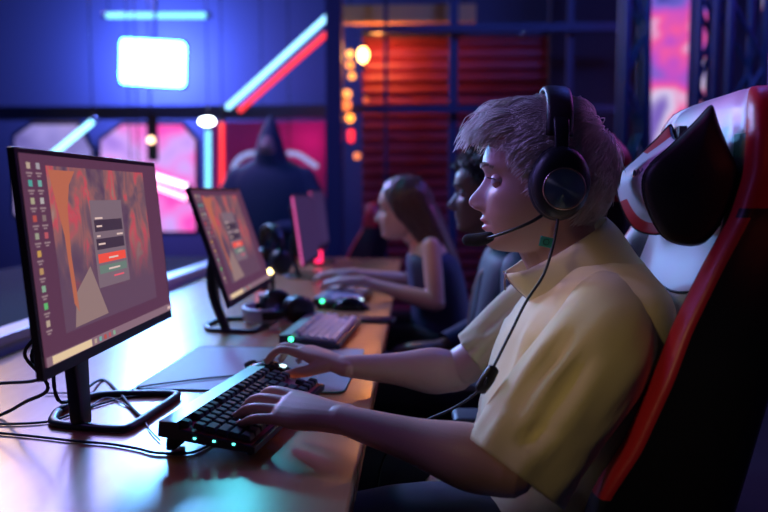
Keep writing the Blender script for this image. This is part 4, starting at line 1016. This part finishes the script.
# ---------- second player (dark jacket) and girl
def sitter(Hc, HS, pitch, yaw, skinc, sh_n, el_n, wr_n, sh_f, el_f, wr_f, yc, torso, clothm, label, bare, hairf, lap=.1, voxel=.004, name='person', arm_r=(.048,.043,.042,.038,.028,.022), tr=None, fem=0):
    T = head_tf(Hc, HS, pitch, yaw); sk = mat('skin', skinc, .42, sss=.1); base = np.array((torso[0][0], yc, .5))
    g = G(); g.add(T(HV), HF); nb = np.array((torso[-1][0], yc, torso[-1][1]))
    g.loft([T((-.02,0,-.03)), T((-.03,0,-.09)), nb+(0,0,.01), nb-(0,0,.06)], [.05,.048,.056,.07], [.055,.052,.054,.06], n=22, up=(1,0,0))
    g.loft([nb-(0,0,.03), ((nb[0]+torso[0][0])/2, yc, .75), (torso[0][0], yc, .56)], [.13,.13,.14], [.08,.085,.09], n=22, up=(1,0,0))
    for sh, el, wr, s in ((sh_n, el_n, wr_n, 1), (sh_f, el_f, wr_f, -1)):
        g.loft([nb-(0,0,.05), sh], [.05,arm_r[0]], n=14); arm(g, sh, el, wr, arm_r)
        d = np.array((-1., .12*s, -.03)); hand(g, wr, d, (0,0,1), (0,s,0), [(.1,.45,.35)]*4, spread=.12)
    for s in (-1, 1):
        v = T((-.012, s*.073, -.005)); g.loft([v+(0,0,-.028), v, v+(0,0,.026)], [.006,.010,.008], [.012,.016,.013], n=12, up=(1,0,0))
    V, F = union(g, voxel, 4); p = mk(name, V, F, sk, None, base); p.location = base; tag(p, label, 'person')
    face_parts(T, p, base, mat('brow_dark', (.02,.015,.015), .6), mat('iris_dark', (.03,.02,.02), .15), lidm=sk, lash=lash)
    V, F = torso_loft(torso, yc, 48, 6); V = folds(V, F, [((V[:, 0].min(), yc-.1, .9), (V[:, 0].min()+.05, yc-.12, .7), .02, .01), ((V[:, 0].min(), yc, .92), (V[:, 0].min()+.02, yc+.02, .7), .018, .008)])
    sht = mk('top', V, F, clothm, p, base)
    if not bare:
        for sh, el, wr in ((sh_n, el_n, wr_n), (sh_f, el_f, wr_f)):
            sh, el, wr = (np.array(q, float) for q in (sh, el, wr))
            V, F = loft([(sh[0]+.02, (sh[1]*.6+yc*.4), sh[2]), sh, sh*.5+el*.5, el, el*.6+wr*.4, el*.12+wr*.88], [.05,.072,.066,.062,.052,.038], n=28, k=6, up=(0,1,.01), cap=False, closed=False)
            V = np.array([v+np.array((.5,1,.5))*.008*nz(v, 16, 3) for v in V]); o = mk('sleeve', V, F, clothm, sht, (0,0,0)); o.data.transform(Matrix.Translation(-Vector(base)))
    g = G(); x0 = torso[0][0]
    g.loft([(x0,yc,.60),(x0,yc,.53)], [.15,.15], [.11,.11], n=24, up=(1,0,0))
    for s in (-1, 1):
        g.loft([(x0,yc+s*.09,.56),(x0-.42,yc+s*.11,.585)], [.08,.062], n=18); g.loft([(x0-.42,yc+s*.11,.57),(x0-.44,yc+s*.11,.10)], [.06,.045], n=18, up=(1,0,0))
    V, F = union(g, .012, 4); mk('trousers', V, F, mat('dark_trousers', (.02,.02,.035), .8), p, base)
    for s in (-1, 1): G().loft([(x0-.40,yc+s*.11,.045),(x0-.50,yc+s*.11,.045),(x0-.60,yc+s*.11,.03)], [.036,.045,.034], [.045,.042,.027], n=16).obj('shoe', shoem, p, True, base)
    hairf(T, p, base)
    return p
# second player: head centred at pixel (486,196)
navy = mat('navy_jacket', (.010,.018,.05), .6, sheen=.1)
hc = at(490, 194, 2.12)
def hair_curly(T, p, base):
    acc = G(); rg = np.random.default_rng(3)
    Vs, Fs = scalp(T, .014, ([0,.6,1.05,1.35,1.7,2.2,PI], [.066,.06,.03,.0,.006,-.04,-.05]), amp=.012, fr=60, seed=5); a2 = (list(Vs), list(Fs))
    for k in range(700):
        d = rg.normal(size=3); d /= np.linalg.norm(d); az = abs(math.atan2(d[1], d[0])); q = EC+d*ER
        if q[2] < np.interp(az, [0,.6,1.05,1.35,1.7,2.2,PI], [.066,.06,.03,.0,.006,-.04,-.05]): continue
        n_ = d; u = np.cross(d, (0,.3,1.)); u /= np.linalg.norm(u); v = np.cross(d, u); P = []
        for i in range(10): a = i*1.1; P.append(T(q+n_*(.010+.0026*i)+(u*math.cos(a)+v*math.sin(a))*.006))
        strand(P, .0018, a2)
    mk('hair', a2[0], a2[1], mat('black_hair', (.012,.012,.016), .5), p, base)
X = hc.x
tz = [(X+.06,.56,.13,.17),(X+.07,.68,.13,.175),(X+.085,.80,.13,.185),(X+.09,.89,.12,.195),(X+.085,.945,.10,.175),(X+.08,.972,.075,.11),(X+.075,.985,.06,.065)]
p2 = sitter(np.array(hc), 1.0, math.radians(-2), 0, (.16,.085,.06), (X+.09,1.95,.93), (X+.06,1.88,.70), (X-.14,1.98,.655), (X+.09,2.29,.93), (X+.05,2.36,.70), (X-.14,2.26,.655), 2.12, tz, navy,
  'dark-haired player in a navy jacket sitting just beyond the blond one', False, hair_curly)
V, F = [], []
pb = Vector((X+.06, 2.12, .5))
nc = navy
g = G(); g.loft([(X+.14,2.12,.985),(X+.10,2.05,.99),(X+.02,2.06,.95),(X-.01,2.09,.90)], [.016]*4, [.03,.03,.028,.02], n=12, up=(0,0,1)); g.loft([(X+.14,2.12,.985),(X+.10,2.19,.99),(X+.02,2.18,.95),(X-.01,2.15,.90)], [.016]*4, [.03,.03,.028,.02], n=12); g.obj('collar', navy, p2, True, pb)
g = G(); g.loft([(X+.04,2.05,.97),(X-.03,2.07,.90),(X-.055,2.09,.80),(X-.06,2.10,.70)], [.011]*4, [.003]*4, n=8, up=(1,0,0)); g.obj('lanyard', mat('lanyard_brown', (.25,.14,.12), .7), p2, True, pb)
# girl
hg = at(405, 210, 2.82)
brown = mat('long_brown_hair', (.05,.018,.02), .35, var=(.09,.03,.03), vscale=60, sheen=.2)
def hair_long(T, p, base):
    Vs, Fs = scalp(T, .013, ([0,.5,.9,1.2,1.6,2.2,PI], [.075,.06,.02,-.04,-.07,-.08,-.08]), amp=.004, seed=8); acc = (list(Vs), list(Fs)); rg = np.random.default_rng(5)
    g = G(); g.loft([T((-.045,0,.05)), T((-.085,0,-.04)), T((-.125,0,-.13)), T((-.165,0,-.23)), T((-.185,0,-.33))], [.075,.085,.085,.07,.03], [.05,.055,.045,.035,.012], n=24, up=(1,0,0))
    b0 = len(acc[0]); acc[0].extend(list(map(np.array, g.V))); acc[1].extend([tuple(b0+i for i in f) for f in g.F])
    for k in range(1500):
        s = rg.choice((-1, 1)); a = rg.uniform(.55, PI); d = np.array((math.cos(a)*.5, s*math.sin(a)*.6, 0)); d[2] = math.sqrt(max(0.05, 1-d@d)); d /= np.linalg.norm(d)
        q = EC+d*ER*1.13; out = np.array((math.cos(a), s*math.sin(a), 0)); out = out*np.array((.085,.088,0)); L = rg.uniform(.22,.34)
        P = [q, EC+np.array((out[0]*1.1-.0, out[1]*1.08, .02)), EC+np.array((out[0]*.9-.045, out[1]*1.1, -.07)), EC+np.array((out[0]*.75-.09, out[1]*1.1, -.16)), EC+np.array((out[0]*.65-.14+.01*nz((a*3,s,k*.01)), out[1]*1.0, -.05-L)), ]
        if out[0] > .055: P = [p_+np.array((-.02,s*.008,0)) for p_ in P]
        P = cr(np.array(P), 3)+rg.normal(size=3)*.004
        strand([T(x) for x in P], .0013, acc)
    mk('hair', acc[0], acc[1], brown, p, base)
X = hg.x
tg_ = [(X+.14,.56,.12,.15),(X+.135,.68,.11,.14),(X+.12,.80,.105,.145),(X+.105,.87,.095,.14),(X+.10,.905,.075,.11),(X+.095,.93,.05,.07)]
s1 = at(431,246,2.66); e1 = at(436,303,2.60); w1 = at(362,281,2.66)
p3 = sitter(np.array(hg), .98, math.radians(-4), math.radians(0), (.62,.36,.30), tuple(s1), tuple(e1), tuple(w1), (s1.x,2.98,s1.z), (s1.x-.02,3.02,e1.z+.02), tuple(at(352,273,2.95)), 2.82, tg_, mat('dark_top', (.03,.035,.10), .7),
  'long-haired girl in a dark sleeveless top typing, third along the desk', True, hair_long, arm_r=(.033,.034,.034,.032,.025,.02))
# chest panel in purple lit fabric
# ------------------------------------------------------------------ lights
def area(name, loc, target, size, energy, col, size_y=None):
    l = bpy.data.lights.new(name, 'AREA'); l.energy = energy; l.color = col; l.size = size
    if size_y: l.shape = 'RECTANGLE'; l.size_y = size_y
    o = bpy.data.objects.new(name, l); C.objects.link(o); o.location = loc
    o.rotation_euler = (Vector(target)-Vector(loc)).to_track_quat('-Z', 'Y').to_euler(); return o
def spot(name, loc, target, energy, col, ang=50, blend=.6, r=.08):
    l = bpy.data.lights.new(name, 'SPOT'); l.energy = energy; l.color = col; l.spot_size = math.radians(ang); l.spot_blend = blend; l.shadow_soft_size = r
    o = bpy.data.objects.new(name, l); C.objects.link(o); o.location = loc
    o.rotation_euler = (Vector(target)-Vector(loc)).to_track_quat('-Z', 'Y').to_euler(); return o
# point light added near the back wall to make a halo round the panel
l = bpy.data.lights.new('panel_spill', 'POINT'); l.energy = 300; l.color = (.12,.2,1.); l.shadow_soft_size = .15
o = bpy.data.objects.new('panel_spill', l); C.objects.link(o); o.location = (pa.x*8.2/6.3, 7.95, pa.z+.35)
spot('floodlight_beam', (pa.x, pa.y-.1, pa.z), (-.45, 1.25, .74), 420, (.16,.45,1.), 24, .6, .2)
area('stage_wash_violet', (-2.4, 4.6, 3.3), (-.2, 1.3, .9), 1.0, 110, (.40,.28,1.), .6)
area('added_softbox_lilac', (-3.1, 6.9, 3.35), (-.4, 1.0, .7), 1.1, 60, (.40,.38,1.), .8)  # softbox added above the frame for the broad lilac sheen on the desk
area('ceiling_strip_cyan', (-1.6, 6.5, 3.2), (-.3, 1.0, .7), .32, 15, (.08,.8,1.), .35)
area('stage_wash_front', (-1.5, 1.0, 2.3), (.15, 1.3, 1.0), .4, 4, (.36,.2,1.), .4)
area('added_desk_cyan', (-1.9, 3.4, 2.9), (-.75, 1.6, .74), .5, 24, (.02,.75,1.), .5)  # area light added to turn the desk behind the front monitor cyan
spot('warm_spot', (-.9, -.3, 1.9), (.27, 1.05, .87), 21, (1.,.74,.38), 14, .8)
spot('warm_key', (-1.5, 1.3, 2.0), (.18, 1.15, .90), 24, (1.,.72,.42), 11, .7, .03)  # spot added to pick out the collar and left shirt folds
spot('violet_key', (-1.4, 2.2, 1.7), (.12, 1.15, .93), 24, (.30,.24,1.), 24, .7, .03)
spot('hair_spot', (-1.2, 1.35, 2.3), (.11, 1.22, 1.20), 48, (.32,.27,1.), 10, .8)  # narrow spot added to give the front hair a violet rim
spot('player_spot_blue', (-1.3, 2.9, 2.0), (.18, 2.1, 1.1), 26, (.2,.25,1.), 22, .7)  # spot added to put blue on the second player's face
area('added_reflection_amber', (-4.2, 6.8, 3.3), (-.5, 1.0, .7), .6, 30, (1.,.6,.2), .6)  # no fixture here: area light added for a yellowish reflection at the desk corner
spot('pink_spot', (-1.6, .5, 2.6), (.44, 1.17, 1.255), 150, (.85,.14,.9), 5, .7)  # very narrow spot added to tint the headrest front pink
area('magenta_wash', (2.6, 3.2, 3.0), (.3, 1.3, 1.1), 1.2, 14, (.7,.15,1.), .8)
spot('red_spot', (1.5, -.8, 1.9), (.66, 1.0, 1.16), 16, (1.,.10,.04), 11, .7)
spot('girl_spot', (-.9, 1.7, 2.3), (.06, 2.72, .92), 22, (1.,.5,.2), 14)
spot('girl_spot_violet', (-1.6, 3.6, 2.3), (.0, 2.8, 1.0), 26, (.45,.25,1.), 18)
spot('edge_spot', (.9, 3.3, 3.2), (-.13, 1.9, .74), 85, (1.,.36,.10), 12)
l = bpy.data.lights.new('wall_panel_wash', 'POINT'); l.energy = 5; l.color = (1.,.03,.4); l.shadow_soft_size = .1  # point light added to brighten the right side of the magenta panel
o = bpy.data.objects.new('wall_panel_wash', l); C.objects.link(o); o.location = at(306, 138, 7.55)
area('truss_wash_blue', (1.4, 3.2, 3.6), (1.6, 5.0, 1.2), .8, 60, (.08,.15,1.), .5)
w = bpy.data.worlds.new('world'); bpy.context.scene.world = w; w.use_nodes = True
w.node_tree.nodes['Background'].inputs[0].default_value = (.02,.02,.06,1); w.node_tree.nodes['Background'].inputs[1].default_value = .5
vs_ = bpy.context.scene.view_settings; vs_.view_transform = 'Standard'; vs_.look = 'None'; vs_.gamma = 1; vs_.use_curve_mapping = False; vs_.exposure = 0
